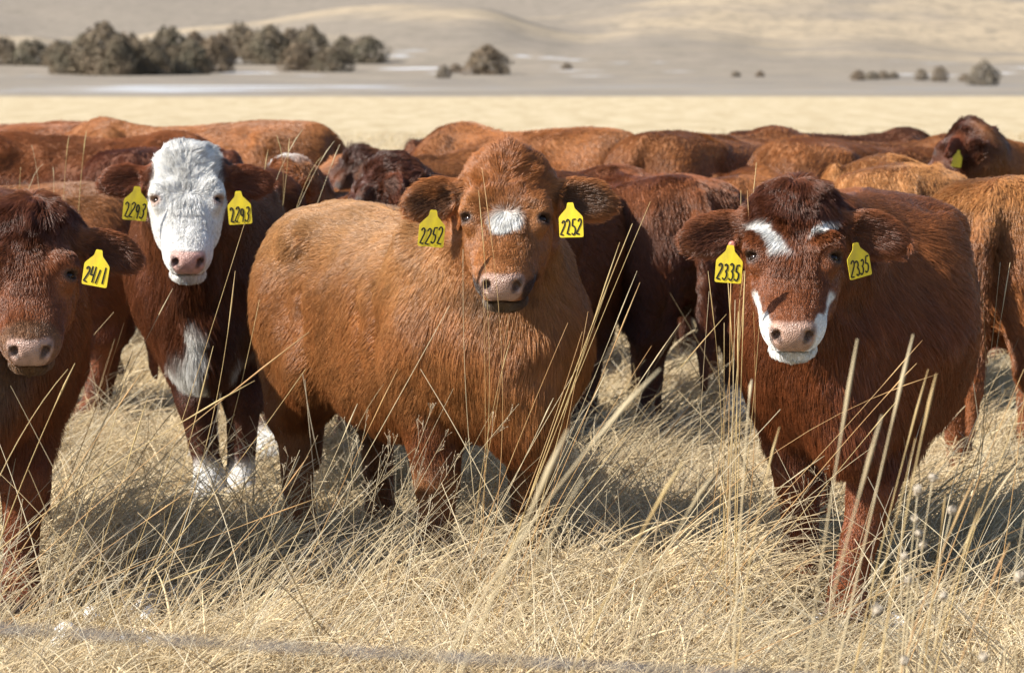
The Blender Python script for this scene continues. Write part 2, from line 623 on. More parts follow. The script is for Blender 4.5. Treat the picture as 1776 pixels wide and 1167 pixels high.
TRUNK = [(-0.84, 1.02, 0.80, 0.08), (-0.815, 1.11, 0.71, 0.18), (-0.74, 1.175, 0.64, 0.255), (-0.60, 1.195, 0.60, 0.288), (-0.44, 1.195, 0.57, 0.305),
         (-0.20, 1.160, 0.52, 0.322), (0.05, 1.145, 0.495, 0.328), (0.28, 1.160, 0.50, 0.308), (0.46, 1.180, 0.51, 0.275), (0.60, 1.13, 0.52, 0.248),
         (0.72, 1.04, 0.55, 0.205), (0.82, 0.93, 0.61, 0.14), (0.87, 0.85, 0.68, 0.06)]
SKULL = [(-0.075, -0.07, -0.13, 0.03), (-0.05, -0.03, -0.16, 0.068), (0.0, -0.004, -0.19, 0.098), (0.06, 0.008, -0.205, 0.113), (0.11, 0.010, -0.21, 0.117),
         (0.16, 0.006, -0.205, 0.113), (0.22, 0.0, -0.190, 0.106), (0.275, -0.004, -0.168, 0.095), (0.315, -0.006, -0.142, 0.083), (0.350, -0.012, -0.12, 0.073), (0.385, -0.04, -0.10, 0.05), (0.40, -0.055, -0.085, 0.03)]

PAD_N = np.array([0.80, 0.0, 0.60])
PAD_T = np.array([-0.60, 0.0, 0.80])
MUZ = np.array([0.345, 0.0, -0.060])
EYE = (0.165, 0.0965, -0.028)


def build_cow(label, pos, yaw, scale, head, coat, legs=None, res=(0.0065, 0.03), fur_n=60000, fur_r=0.00065, fur_len=1.0, tags=(), belly=0.0, width=1.0,
              face=None, tail_swing=0.0, neck_r=1.0, studs=(), head_scale=1.0, seed=0, top_tuft=0.0, withers=0.0, clump_amt=1.0):
    root = bpy.data.objects.new('cow', None)
    C.objects.link(root)
    tag(root, label, 'cow', 'red cattle herd standing in the dry pasture')
    gzv = gz(pos[0], pos[1])
    root.location = (pos[0], pos[1], gzv)
    root.rotation_euler = (0, 0, math.radians(yaw))
    root.scale = (scale,) * 3
    Rz = rot_z(math.radians(yaw))

    def to_local(p):
        return (Rz.T @ (np.array(p) - np.array([pos[0], pos[1], gzv]))) / scale

    # head frame: columns u (poll to nose), w (cow's left), v (out of the face)
    hy, hp, hr = math.radians(head['yaw'] - yaw), math.radians(head['pitch']), math.radians(head.get('roll', 0))
    fwd = np.array([math.cos(hy), math.sin(hy), 0])
    up = np.array([0, 0, 1.0])
    u = fwd * math.cos(hp) - up * math.sin(hp)
    v = fwd * math.sin(hp) + up * math.cos(hp)
    w = np.cross(v, u)
    # roll about the facing direction
    Rf = np.array(Matrix.Rotation(hr, 3, Vector(fwd)))
    u, v, w = Rf @ u, Rf @ v, Rf @ w
    hs = head_scale
    HR = np.stack([u, w, v], 1)
    O = to_local(head['poll']) if 'poll' in head else np.array(head['local'], float)

    mk = head.get('muz', 1.0)

    def face_map(a):
        return np.where(a < 0.165, a, 0.165 + (a - 0.165) * mk)

    def H(s_, w_, v_):
        s_ = float(face_map(s_))
        return O + hs * (u * s_ + w * w_ + v * v_)

    lo = np.array([-0.98, -0.52, -0.03])
    hi = np.array([0.98, 0.52, 1.33])
    ext = np.array([H(a, b, c_) for a in (-0.16, 0.49) for b in (-0.38, 0.38) for c_ in (-0.27, 0.12)])
    hlo, hhi = ext.min(0), ext.max(0)
    lo = np.minimum(lo, hlo - 0.05)
    hi = np.maximum(hi, hhi + 0.05)
    lo[2] = min(lo[2], -0.03)
    fd = Field([axis_steps(lo[i], hi[i], res[1], hlo[i], hhi[i], res[0]) for i in range(3)])

    # trunk
    tr = np.array(TRUNK)
    tr[:, 3] *= width
    tr[:, 2] -= belly * np.exp(-((tr[:, 0] + 0.0) / 0.45) ** 2)
    fd.tube((0, 0, 0), np.eye(3), tr, 2.4, 0.05)
    for sd in (-1, 1):
        fd.ell((-0.50, sd * 0.205 * width, 1.075), (0.10, 0.07, 0.07), k=0.07)       # hip bone
        fd.ell((-0.62, sd * 0.165 * width, 0.88), (0.20, 0.135, 0.26), k=0.10)       # thigh
        fd.ell((0.47, sd * 0.20 * width, 0.88), (0.17, 0.11, 0.25), k=0.10)          # shoulder
    fd.ell((0.42, 0, 1.125 + withers), (0.15, 0.08, 0.05), k=0.07)                               # withers
    for sd in (-1, 1):
        fd.ell((0.40, sd * 0.245 * width, 0.98), (0.085, 0.05, 0.20), k=0.06)        # shoulder blade
        fd.ell((0.67, sd * 0.175 * width, 0.80), (0.09, 0.075, 0.10), k=0.06)        # point of the shoulder
        fd.ell((-0.26, sd * 0.335 * width, 1.07), (0.15, 0.05, 0.085), k=0.07, mode='sub')   # hollow before the hip
        fd.ell((-0.47, sd * 0.255 * width, 1.09), (0.06, 0.05, 0.05), k=0.05)        # hook
        fd.ell((-0.66, sd * 0.175 * width, 0.74), (0.15, 0.11, 0.20), k=0.08)        # lower thigh
    fd.cone((-0.75, 0, 1.165), (0.30, 0, 1.150), 0.025, 0.022, 0.04)                 # spine
    fd.ell((0.73, 0, 0.59), (0.12, 0.085, 0.15), k=0.08)                                # brisket
    for sd in (-1, 1):      # shallow folds behind the shoulder and before the thigh
        for a, b in (((0.22, 1.02), (0.30, 0.72)), ((0.12, 0.98), (0.20, 0.66)), ((-0.33, 0.92), (-0.25, 0.62)), ((0.55, 0.98), (0.52, 0.70))):
            ya = float(np.interp(a[0], tr[:, 0], tr[:, 3])) * 0.96
            yb = float(np.interp(b[0], tr[:, 0], tr[:, 3])) * 1.0
            fd.cone((a[0], sd * (ya + 0.012), a[1]), (b[0], sd * (yb + 0.022), b[1]), 0.016, 0.022, 0.035, mode='sub')
    # legs
    legs = legs or {}
    for nm, sd in (('hl', 1), ('hr', -1)):
        dx, dy = legs.get(nm, (0, 0))
        kx = -0.38
        st = np.array([kx + dx * .25, sd * 0.19 * width + dy * .2, 0.68])
        hk = np.array([-0.68 + dx * .8, sd * 0.165 * width + dy * .7, 0.46])
        ft = np.array([-0.615 + dx, sd * 0.16 * width + dy, 0.12])
        hf = ft + np.array([0.05, 0, -0.08])
        fd.cone((-0.60, sd * 0.16 * width, 0.86), st, 0.17, 0.13, 0.08)
        fd.cone(st, hk, 0.125, 0.076, 0.06)
        fd.cone((-0.72, sd * 0.14 * width, 0.84), hk + [-0.02, 0, 0.02], 0.13, 0.058, 0.08)
        fd.cone(hk, ft, 0.061, 0.046, 0.03)
        fd.cone(ft, hf + [0, 0, 0.03], 0.05, 0.055, 0.02)
        fd.cone(hf + [0, 0, 0.035], hf + [0.02, 0, -0.01], 0.054, 0.066, 0.015)
    for nm, sd in (('fl', 1), ('fr', -1)):
        dx, dy = legs.get(nm, (0, 0))
        el = np.array([0.40 + dx * .2, sd * 0.18 * width + dy * .2, 0.70])
        kn = np.array([0.46 + dx * .75, sd * 0.16 * width + dy * .65, 0.39])
        ft = np.array([0.45 + dx, sd * 0.155 * width + dy, 0.115])
        hf = ft + np.array([0.05, 0, -0.075])
        fd.cone((0.50, sd * 0.18 * width, 0.86), el, 0.13, 0.115, 0.08)
        fd.cone(el, kn, 0.105, 0.068, 0.06)
        fd.cone(kn, ft, 0.063, 0.047, 0.03)
        fd.cone(ft, hf + [0, 0, 0.03], 0.052, 0.055, 0.02)
        fd.cone(hf + [0, 0, 0.035], hf + [0.02, 0, -0.01], 0.055, 0.068, 0.015)
    # tail
    tpts = [(-0.80, 0, 1.10), (-0.90, tail_swing * .1, 0.98), (-0.915, tail_swing * .5, 0.72), (-0.90, tail_swing, 0.42), (-0.90, tail_swing * 1.2, 0.25)]
    trr = [0.05, 0.042, 0.033, 0.034, 0.02]
    for a in range(4):
        fd.cone(tpts[a], tpts[a + 1], trr[a], trr[a + 1], 0.025)
    # neck
    nr = neck_r
    nape, throat = H(0.02, 0, -0.12), H(0.10, 0, -0.20)
    mid = (np.array([0.5, 0, 0.95]) * .5 + H(0.05, 0, -0.16) * .5)
    fd.cone((0.45, 0, 1.0), nape, 0.155 * nr, 0.10, 0.08)
    fd.cone((0.55, 0, 0.85), throat, 0.22 * nr, 0.09, 0.12)
    fd.cone((0.48, 0, 0.97), H(0.04, 0, -0.15), 0.21 * nr, 0.115, 0.10)
    fd.cone((0.74, 0, 0.62), H(0.13, 0, -0.22), 0.07, 0.045, 0.10)
    # head
    sk = np.array(SKULL)
    sk[:, 0] = face_map(sk[:, 0])
    sk = sk * hs
    fd.tube(O, HR, sk, 2.5, 0.05)
    E3 = lambda a, b, c_: np.array([a, b, c_]) * hs
    fd.ell(H(-0.01, 0, -0.05), E3(0.06, 0.085, 0.055), HR, 0.05)                      # poll
    for sd in (-1, 1):
        fd.ell(H(0.125, sd * 0.088, -0.012), E3(0.032, 0.042, 0.026), HR, 0.03)        # brow
        fd.ell(H(EYE[0], sd * EYE[1], EYE[2] - 0.004), E3(0.040, 0.032, 0.030), HR, 0.025)
        fd.ell(H(EYE[0] - 0.022, sd * (EYE[1] + 0.014), EYE[2] + 0.010), E3(0.014, 0.026, 0.026), HR, 0.012)   # upper lid       # eyelids
        fd.ell(H(0.19, sd * 0.072, -0.13), E3(0.10, 0.042, 0.07), HR, 0.04)            # cheek
    fd.ell(H(0.335, 0, -0.060), E3(0.076, 0.077, 0.066), HR, 0.04)                      # muzzle
    pn = lambda n_, t_, w_: MUZ + PAD_N * n_ + PAD_T * t_ + np.array([0, w_, 0])
    padR = np.stack([HR @ PAD_N, w, HR @ PAD_T], 1)
    fd.ell(H(*pn(0.046, 0.006, 0)), E3(0.030, 0.064, 0.044), padR, 0.02)                # nose pad
    fd.ell(H(*pn(-0.008, -0.066, 0)), E3(0.052, 0.062, 0.030), padR, 0.014)              # lower lip
    fd.ell(H(0.305, 0, -0.135), E3(0.08, 0.05, 0.04), HR, 0.04)                          # chin
    if res[0] < 0.01:
        for sd in (-1, 1):
            tilt = np.array(Matrix.Rotation(math.radians(28 * sd), 3, Vector(padR[:, 0]))) @ padR
            fd.ell(H(*pn(0.074, 0.012, sd * 0.043)), E3(0.028, 0.0125, 0.020), tilt, 0.007, 'sub')   # nostril
            fd.ell(H(EYE[0], sd * (EYE[1] + 0.018), EYE[2] + 0.014), E3(0.0100, 0.018, 0.019), HR, 0.004, 'sub')  # eye opening
        for sd in (-1, 1):
            tilt = np.array(Matrix.Rotation(math.radians(14 * -sd), 3, Vector(padR[:, 0]))) @ padR
            fd.ell(H(*pn(0.050, -0.0500, sd * 0.036)), E3(0.045, 0.050, 0.0045), tilt, 0.006, 'sub')           # mouth
    # ears
    ears = []
    eu = head.get('ear', (0.03, -0.10))
    for sd in (-1, 1):
        e = unit(w * sd * 1.0 + u * eu[0] * 1.0 + v * eu[1])
        e = e if 'ear_up' not in head else unit(e + (Rf @ up) * head['ear_up'][0 if sd < 0 else 1])
        nrm = unit(v * 0.72 + u * 0.40 - w * sd * 0.10)
        nrm = unit(nrm - e * (nrm @ e))
        b_ = np.cross(nrm, e)
        ER = np.stack([e, b_, nrm], 1)
        base = H(0.035, sd * 0.098, -0.085)
        ec = base + e * 0.112 * hs
        fd.cone(base - e * 0.02, base + e * 0.07 * hs, 0.045 * hs, 0.032 * hs, 0.03)
        fd.ell(ec, E3(0.100, 0.053, 0.017), ER, 0.015)
        if res[0] < 0.01:
            fd.ell(ec + nrm * 0.020 * hs + e * 0.006, E3(0.074, 0.038, 0.018), ER, 0.008, 'sub')
        ears.append((base, ec, ER))
    fd.F[:, :, :] = np.maximum(fd.F, -fd.ax[2][None, None, :] - 0.004)
    V, Q = fd.mesh()

    # normals
    nrm = np.zeros_like(V)
    e1 = V[Q[:, 2]] - V[Q[:, 0]]
    e2 = V[Q[:, 3]] - V[Q[:, 1]]
    fn = np.cross(e1, e2)
    for j in range(4):
        np.add.at(nrm, Q[:, j], fn)
    nrm = unit(nrm)

    # ---------------- per vertex coat
    hc = ((V - O) @ HR) / hs            # (u, w, v) head coordinates
    hc[:, 0] = np.where(hc[:, 0] < 0.165, hc[:, 0], 0.165 + (hc[:, 0] - 0.165) / mk)
    hu, hw, hv = hc.T
    in_ear = np.zeros(len(V))
    ear_in = np.zeros(len(V))
    rim = np.zeros(len(V))
    ear_dir = np.zeros_like(V)
    for base, ec, ER in ears:
        q = ((V - ec) @ ER) / (np.array([0.125, 0.075, 0.05]) * hs)
        m_ = smooth(1.35, 1.0, np.linalg.norm(q, axis=1))
        in_ear = np.maximum(in_ear, m_)
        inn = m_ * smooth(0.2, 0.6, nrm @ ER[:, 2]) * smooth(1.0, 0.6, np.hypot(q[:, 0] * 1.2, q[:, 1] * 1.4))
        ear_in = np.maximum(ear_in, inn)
        rim = np.maximum(rim, m_ * smooth(0.75, 0.35, np.abs(nrm @ ER[:, 2])) * smooth(0.25, 0.6, np.linalg.norm(q[:, :2], axis=1)))
        ear_dir += m_[:, None] * (ER[:, 0][None] + ER[:, 1][None] * np.sign(q[:, 1:2]) * 0.5 * np.abs(q[:, 1:2]))
    jaw = smooth(-0.30, -0.20, hv) * smooth(0.24, 0.19, np.abs(hw)) * smooth(-0.13, -0.02, hu) * smooth(0.55, 0.48, hu)
    headm = np.clip(jaw, 0, 1) * (1 - in_ear)
    nz = vnoise(V, 0.09, seed) * 0.6 + vnoise(V, 0.035, seed + 3) * 0.4
    big = vnoise(V, 0.33, seed + 7)
    z = V[:, 2]
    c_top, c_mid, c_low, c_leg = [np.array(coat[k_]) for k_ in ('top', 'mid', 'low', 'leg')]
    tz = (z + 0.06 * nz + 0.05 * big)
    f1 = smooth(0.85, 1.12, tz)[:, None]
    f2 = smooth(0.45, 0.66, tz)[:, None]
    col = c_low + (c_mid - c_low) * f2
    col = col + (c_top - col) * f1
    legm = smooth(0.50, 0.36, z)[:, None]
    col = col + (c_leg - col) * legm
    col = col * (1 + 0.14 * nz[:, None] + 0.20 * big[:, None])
    dirt = smooth(0.10, 0.55, vnoise(V, 0.16, seed + 8) * 0.7 + vnoise(V, 0.05, seed + 9) * 0.45) * (0.25 + 0.45 * smooth(0.8, 0.3, z))
    col = col + (np.array([0.075, 0.042, 0.026]) - col) * (dirt * 0.32)[:, None]
    hcol = np.array(coat.get('head', coat['mid']))
    col = col + (hcol * (1 + 0.12 * nz[:, None]) - col) * headm[:, None]
    if 'poll' in coat:
        pm = headm * smooth(0.16, 0.05, hu + 0.03 * nz)
        col = col + (np.array(coat['poll']) - col) * pm[:, None]
    ecol = np.array(coat.get('ear', coat['mid']))
    col = col + (ecol - col) * in_ear[:, None]
    col = col * (1 + 0.35 * rim[:, None])
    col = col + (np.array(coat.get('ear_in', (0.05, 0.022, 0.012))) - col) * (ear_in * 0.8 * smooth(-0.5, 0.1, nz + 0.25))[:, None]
    rump = smooth(-0.78, -0.86, V[:, 0]) * smooth(0.06, 0.02, np.abs(V[:, 1] - tail_swing * .4)) * smooth(0.5, 0.7, z) * smooth(1.14, 1.06, z)
    bare = np.zeros(len(V))
    length = 0.040 * np.ones(len(V))
    length = length * (1 + 0.35 * big) + 0.012 * smooth(0.75, 0.5, z) * smooth(0.3, 0.5, z)
    length = length + 0.02 * smooth(0.5, 0.7, V[:, 0]) * smooth(1.0, 0.8, z)
    length = length + (0.013 - length) * smooth(0.55, 0.40, z)
    fl = 0.010 + 0.016 * smooth(0.13, 0.0, hu) + 0.009 * smooth(0.20, 0.12, hu) * (1 + 0.8 * nz) + 0.012 * smooth(-0.10, -0.19, hv)
    fl = fl + (0.0055 - fl) * smooth(0.28, 0.34, hu)
    fl = fl + (0.0045 - fl) * np.maximum.reduce([smooth(0.065, 0.04, np.linalg.norm(hc - np.array([EYE[0] + 0.004, sd * EYE[1], EYE[2]]), axis=1)) for sd in (-1, 1)])
    fl = fl + 0.014 * smooth(0.05, 0.03, np.abs(hu - 0.172)) * smooth(0.075, 0.05, np.abs(hw))
    fl = fl + 0.012 * smooth(-0.050, -0.065, (hc - MUZ) @ PAD_T) * smooth(0.2, 0.3, hu)
    if top_tuft:
        fl = fl + top_tuft * smooth(0.05, -0.02, hu) * smooth(0.075, 0.03, np.abs(hw))
    length = length + (fl - length) * headm
    length = length + (0.022 + 0.020 * rim + 0.008 * ear_in - length) * in_ear
    lift = 0.34 + 0.08 * nz
    lift = lift + (0.30 - lift) * headm * smooth(0.10, 0.2, hu)
    lift = lift + (0.75 - lift) * headm * smooth(0.08, 0.0, hu)
    lift = lift + (0.45 - lift) * in_ear
    # direction
    D = np.stack([-0.75 - 0 * z, 0.25 * np.sign(V[:, 1]), -0.35 - 0.45 * smooth(1.15, 0.9, z)], 1)
    neckm = smooth(0.45, 0.75, V[:, 0]) * (1 - headm) * (1 - in_ear)
    nd = unit(np.array([0.5, 0, 0.75]) - H(0.02, 0, -0.15))
    D = D + (nd[None] + np.array([0, 0, -0.9]) - D) * neckm[:, None]
    lg = smooth(0.62, 0.48, z)[:, None]
    D = D + (np.array([-0.15, 0, -1.0]) - D) * lg
    par = np.abs(hw)
    hd = u[None] * (0.4 + 1.0 * smooth(0.10, 0.22, hu) + 0.25 * smooth(0.1, 0.0, hu))[:, None] + w[None] * (np.sign(hw) * (0.15 + 3.5 * np.minimum(par, 0.12)) * smooth(0.36, 0.1, hu))[:, None]
    hd = hd - v[None] * (1.4 * smooth(0.08, 0.14, par))[:, None]
    pd = head.get('fringe', -1.0)
    up_ = smooth(0.17, 0.13, hu)[:, None]
    hup = u[None] * pd + w[None] * (np.sign(hw) * np.minimum(par * 9, 0.9))[:, None]
    hd = hd + (hup - hd) * up_
    D = D + (hd - D) * headm[:, None]
    D = D + (ear_dir - D) * in_ear[:, None]
    dens = np.ones(len(V)) + 1.6 * headm + 1.2 * in_ear + 2.0 * rim - 1.5 * ear_in
    # muzzle pad, lips
    q = (hc - MUZ) @ np.stack([PAD_N, np.array([0, 1, 0]), PAD_T], 1)
    pn_, pw_, pt_ = q.T
    pw_ = hw
    fc = face or {}
    muzm = headm * smooth(0.27, 0.31, hu + 0.010 * nz)
    if 'muzzle' in fc:
        col = col + (np.array(fc['muzzle']) - col) * (headm * smooth(0.275, 0.305, hu + 0.01 * nz) * smooth(0.050, 0.062, par + 0.004 * nz) * smooth(0.03, 0.005, pt_) * fc.get('muz_amt', 1.0))[:, None]
    if 'ring' in fc:
        col = col + (np.array(fc['ring']) - col) * (muzm * smooth(-0.01, 0.02, pn_))[:, None]
    if 'chin' in fc:
        col = col + (np.array(fc['chin']) - col) * (headm * smooth(-0.042, -0.050, pt_ + 3.0 * pw_ ** 2) * smooth(0.24, 0.30, hu))[:, None]
    pad = smooth(1.12, 0.95, ((np.abs(pw_) / (0.057 + 0.25 * np.clip(pt_, -0.1, 0.1))) ** 3 + (np.abs(pt_ - 0.004) / 0.043) ** 3) ** (1 / 3) + 0.05 * nz) * smooth(0.025, 0.04, pn_) * headm
    padc = np.array(fc.get('pad', (0.33, 0.18, 0.13)))
    col = col + (padc * (1 + 0.20 * vnoise(V, 0.012, seed + 5)[:, None] + 0.14 * vnoise(V, 0.03, seed + 6)[:, None]) - col) * pad[:, None]
    nost = np.maximum.reduce([smooth(1.2, 0.7, np.hypot((pw_ - sd * (0.043 + (pt_ - 0.012) * 0.5)) / 0.014, (pt_ - 0.012) / 0.021)) for sd in (-1, 1)]) * smooth(0.03, 0.045, pn_) * headm
    col = col + (np.array([0.03, 0.014, 0.010]) - col) * (nost * 0.85 * (1 if res[0] < 0.01 else 0))[:, None]
    mouth = smooth(0.007, 0.003, np.abs(pt_ + 0.0425 + 3.0 * pw_ ** 2)) * smooth(0.0, 0.02, pn_) * headm * smooth(0.075, 0.06, par)
    col = col + (np.array([0.02, 0.013, 0.010]) - col) * (mouth * 0.9)[:, None]
    eyed = np.maximum.reduce([smooth(0.033, 0.020, np.linalg.norm((hc - np.array([EYE[0], sd * (EYE[1] + 0.014), EYE[2] + 0.012])) * np.array([1.25, 1, 1]), axis=1)) for sd in (-1, 1)])
    col = col + (np.array(fc.get('lid', (0.03, 0.016, 0.012))) - col) * (eyed * 0.9)[:, None]
    # white marks
    if 'white' in fc:
        wm = np.clip(fc['white'](hu, hw, hv, nz, V, headm, pt_, pn_, in_ear), 0, 1)
        wm = wm * (1 - pad) * (1 - eyed) * (1 - nost) * (1 - mouth)
        col = col + (np.array([0.78, 0.77, 0.74]) - col) * wm[:, None]
    bare = np.clip(pad + 0.8 * eyed + mouth, 0, 1)
    hoof = smooth(0.062, 0.045, z)
    col = col + (np.array([0.07, 0.05, 0.04]) - col) * hoof[:, None]
    dens = dens * (1 - np.clip(bare * 1.2, 0, 1)) * (1 - hoof)
    col = np.clip(col, 0.004, 0.9)

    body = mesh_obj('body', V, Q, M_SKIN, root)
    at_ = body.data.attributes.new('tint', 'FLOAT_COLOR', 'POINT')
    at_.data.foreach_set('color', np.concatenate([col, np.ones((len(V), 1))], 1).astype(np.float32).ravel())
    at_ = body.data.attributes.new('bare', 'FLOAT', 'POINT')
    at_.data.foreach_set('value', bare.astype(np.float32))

    # ---------------- hair
    T = np.concatenate([Q[:, [0, 1, 2]], Q[:, [0, 2, 3]]])
    A, B, Cc = V[T[:, 0]], V[T[:, 1]], V[T[:, 2]]
    area = np.linalg.norm(np.cross(B - A, Cc - A), axis=1) * 0.5
    camL = to_local((0, 0, CAM_H))
    face_cam = (unit(camL - (A + B + Cc) / 3) * unit(np.cross(B - A, Cc - A))).sum(1)
    wgt = area * dens[T].mean(1) * np.where(face_cam > -0.3, 1.0, 0.25)
    rng = np.random.default_rng(seed + 100)
    cum = np.cumsum(wgt)
    ti = np.searchsorted(cum, rng.random(fur_n) * cum[-1])
    ti = np.minimum(ti, len(T) - 1)
    r1, r2 = np.sqrt(rng.random(fur_n)), rng.random(fur_n)
    bw = np.stack([1 - r1, r1 * (1 - r2), r1 * r2], 1)

    def samp(a):
        return (a[T[ti]] * (bw[:, :, None] if a.ndim == 2 else bw)).sum(1)
    P0, n0, d0, L0, lf, cc = samp(V), unit(samp(nrm)), samp(D), samp(length), samp(lift), samp(col)
    hm = samp(headm)
    d0 = d0 - n0 * (d0 * n0).sum(1, keepdims=True)
    d0 = unit(d0)
    wv = vnoise3(P0, 0.22, seed + 11) * 0.30 + vnoise3(P0, 0.11, seed + 19) * 0.28 + vnoise3(P0, 0.05, seed + 12) * 0.10
    wv *= (0.6 + 0.4 * (1 - hm))[:, None]
    pl = hm * smooth(0.16, 0.08, samp(hu))
    wv += (vnoise3(P0, 0.045, seed + 21) * 0.8 + vnoise3(P0, 0.018, seed + 22) * 0.4) * pl[:, None]
    d0 = unit(d0 + wv + 0.09 * rng.normal(size=P0.shape))
    lf = np.clip(lf + 0.07 * vnoise(P0, 0.07, seed + 13) + 0.1 * rng.normal(size=fur_n), 0.08, 1.2)
    L = L0 * fur_len * (0.65 + 0.6 * rng.random(fur_n)) * (1 + 0.25 * vnoise(P0, 0.04, seed + 14))
    dirA = unit(d0 + n0 * lf[:, None] * 1.3)
    dirB = unit(d0 + n0 * lf[:, None] * 0.15 + np.array([0, 0, -0.25]) * (L[:, None] / 0.04))
    K = 4
    t = np.linspace(0, 1, K)[None, :, None]
    PP = P0[:, None] + L[:, None, None] * (dirA[:, None] * t + (dirB - dirA)[:, None] * t * t * 0.5)
    # clumping: hairs of one small cell lean towards the first hair of that cell
    ctone = np.zeros(fur_n)
    for cs, amt in ((0.024, 0.14), (0.008, 0.20)):
        cell = np.floor((P0 + 0.3 * cs * vnoise3(P0, cs * 1.7, seed + 15)) / cs).astype(np.int64) + 5000
        key = (cell[:, 0] << 40) | (cell[:, 1] << 20) | cell[:, 2]
        _, first, inv = np.unique(key, return_index=True, return_inverse=True)
        lead = first[inv]
        ctone += rng.normal(size=fur_n)[lead] * (0.055 if cs > 0.02 else 0.085)
        PP = PP + (PP[lead] - PP) * (amt * clump_amt * t ** 1.3)
    tone = 1 + ctone + 0.12 * rng.normal(size=fur_n) + 0.10 * vnoise(P0, 0.02, seed + 16) + 0.10 * vnoise(P0, 0.06, seed + 17)
    cc = np.clip(cc * np.clip(tone, 0.45, 1.7)[:, None], 0.004, 0.88)
    rr = fur_r * (0.7 + 0.6 * rng.random((fur_n, 1))) * np.array([1.0, 0.9, 0.65, 0.25])[None, :]
    fo = curves_obj('fur', PP, rr, cc, M_FUR, body)
    fo['kind'] = 'stuff'

    # ---------------- eyes
    if res[0] < 0.01:
        for sd in (-1, 1):
            me = bpy.data.meshes.new('eye')
            import bmesh
            bm = bmesh.new()
            bmesh.ops.create_uvsphere(bm, u_segments=20, v_segments=12, radius=0.0175 * hs)
            bm.to_mesh(me)
            bm.free()
            me.polygons.foreach_set('use_smooth', np.ones(len(me.polygons), bool))
            me.materials.append(M_EYE)
            eo = bpy.data.objects.new('eye', me)
            C.objects.link(eo)
            eo.parent = root
            eo.location = H(EYE[0] + 0.001, sd * (EYE[1] + 0.0050), EYE[2] + 0.0045)
    # ---------------- ear tags
    for tg in tags:
        base, ec, ER = ears[0 if tg['side'] < 0 else 1]
        p_ = to_local(tg['at']) if 'at' in tg else ec + ER[:, 2] * 0.03 * (-1 if tg.get('behind') else 1) + np.array([0, 0, -0.01])
        ear_tag(root, p_, Rz, scale, tg)
    for sside, off in studs:
        base, ec, ER = ears[0 if sside < 0 else 1]
        p = ec + ER @ np.array(off)
        me = stud_mesh()
        so = bpy.data.objects.new('tag_stud', me)
        C.objects.link(so)
        so.parent = root
        so.location = p
        so.rotation_euler = Vector(ER[:, 2]).to_track_quat('Z', 'Y').to_euler()
    return root


_stud = []


def stud_mesh():
    if not _stud:
        import bmesh
        bm = bmesh.new()
        bmesh.ops.create_cone(bm, cap_ends=True, segments=14, radius1=0.011, radius2=0.007, depth=0.010)
        bmesh.ops.translate(bm, verts=bm.verts, vec=(0, 0, 0.015))
        bmesh.ops.create_cone(bm, cap_ends=True, segments=10, radius1=0.004, radius2=0.004, depth=0.026)
        bmesh.ops.bevel(bm, geom=bm.edges[:], offset=0.001, segments=1, affect='EDGES')
        me = bpy.data.meshes.new('tag_stud')
        bm.to_mesh(me)
        bm.free()
        me.materials.append(M_STUD)
        _stud.append(me)
    return _stud[0]


# handwritten figures: polylines in a 1 x 1.9 cell
def arc(cx, cy, rx, ry, a0, a1, n=9):
    return [(cx + rx * math.cos(math.radians(a0 + (a1 - a0) * i / (n - 1))), cy + ry * math.sin(math.radians(a0 + (a1 - a0) * i / (n - 1)))) for i in range(n)]


FIG = {
    '1': [[(0.5, 1.9), (0.47, 0.0)]],
    '2': [arc(0.45, 1.45, 0.42, 0.45, 165, -30) + [(0.05, 0.05), (0.95, 0.0)]],
    '3': [arc(0.42, 1.45, 0.40, 0.42, 150, -75) + [(0.38, 1.0)], arc(0.40, 0.50, 0.46, 0.50, 88, -150)],
    '4': [[(0.12, 1.9), (0.02, 0.85), (0.98, 0.95)], [(0.86, 1.9), (0.72, 0.0)]],
    '5': [[(0.92, 1.88), (0.20, 1.85), (0.12, 1.1)] + arc(0.42, 0.55, 0.46, 0.52, 105, -145)],
    '9': [arc(0.45, 1.38, 0.38, 0.48, 20, 380, 14), [(0.84, 1.5), (0.78, 0.9), (0.62, 0.0)]],
}


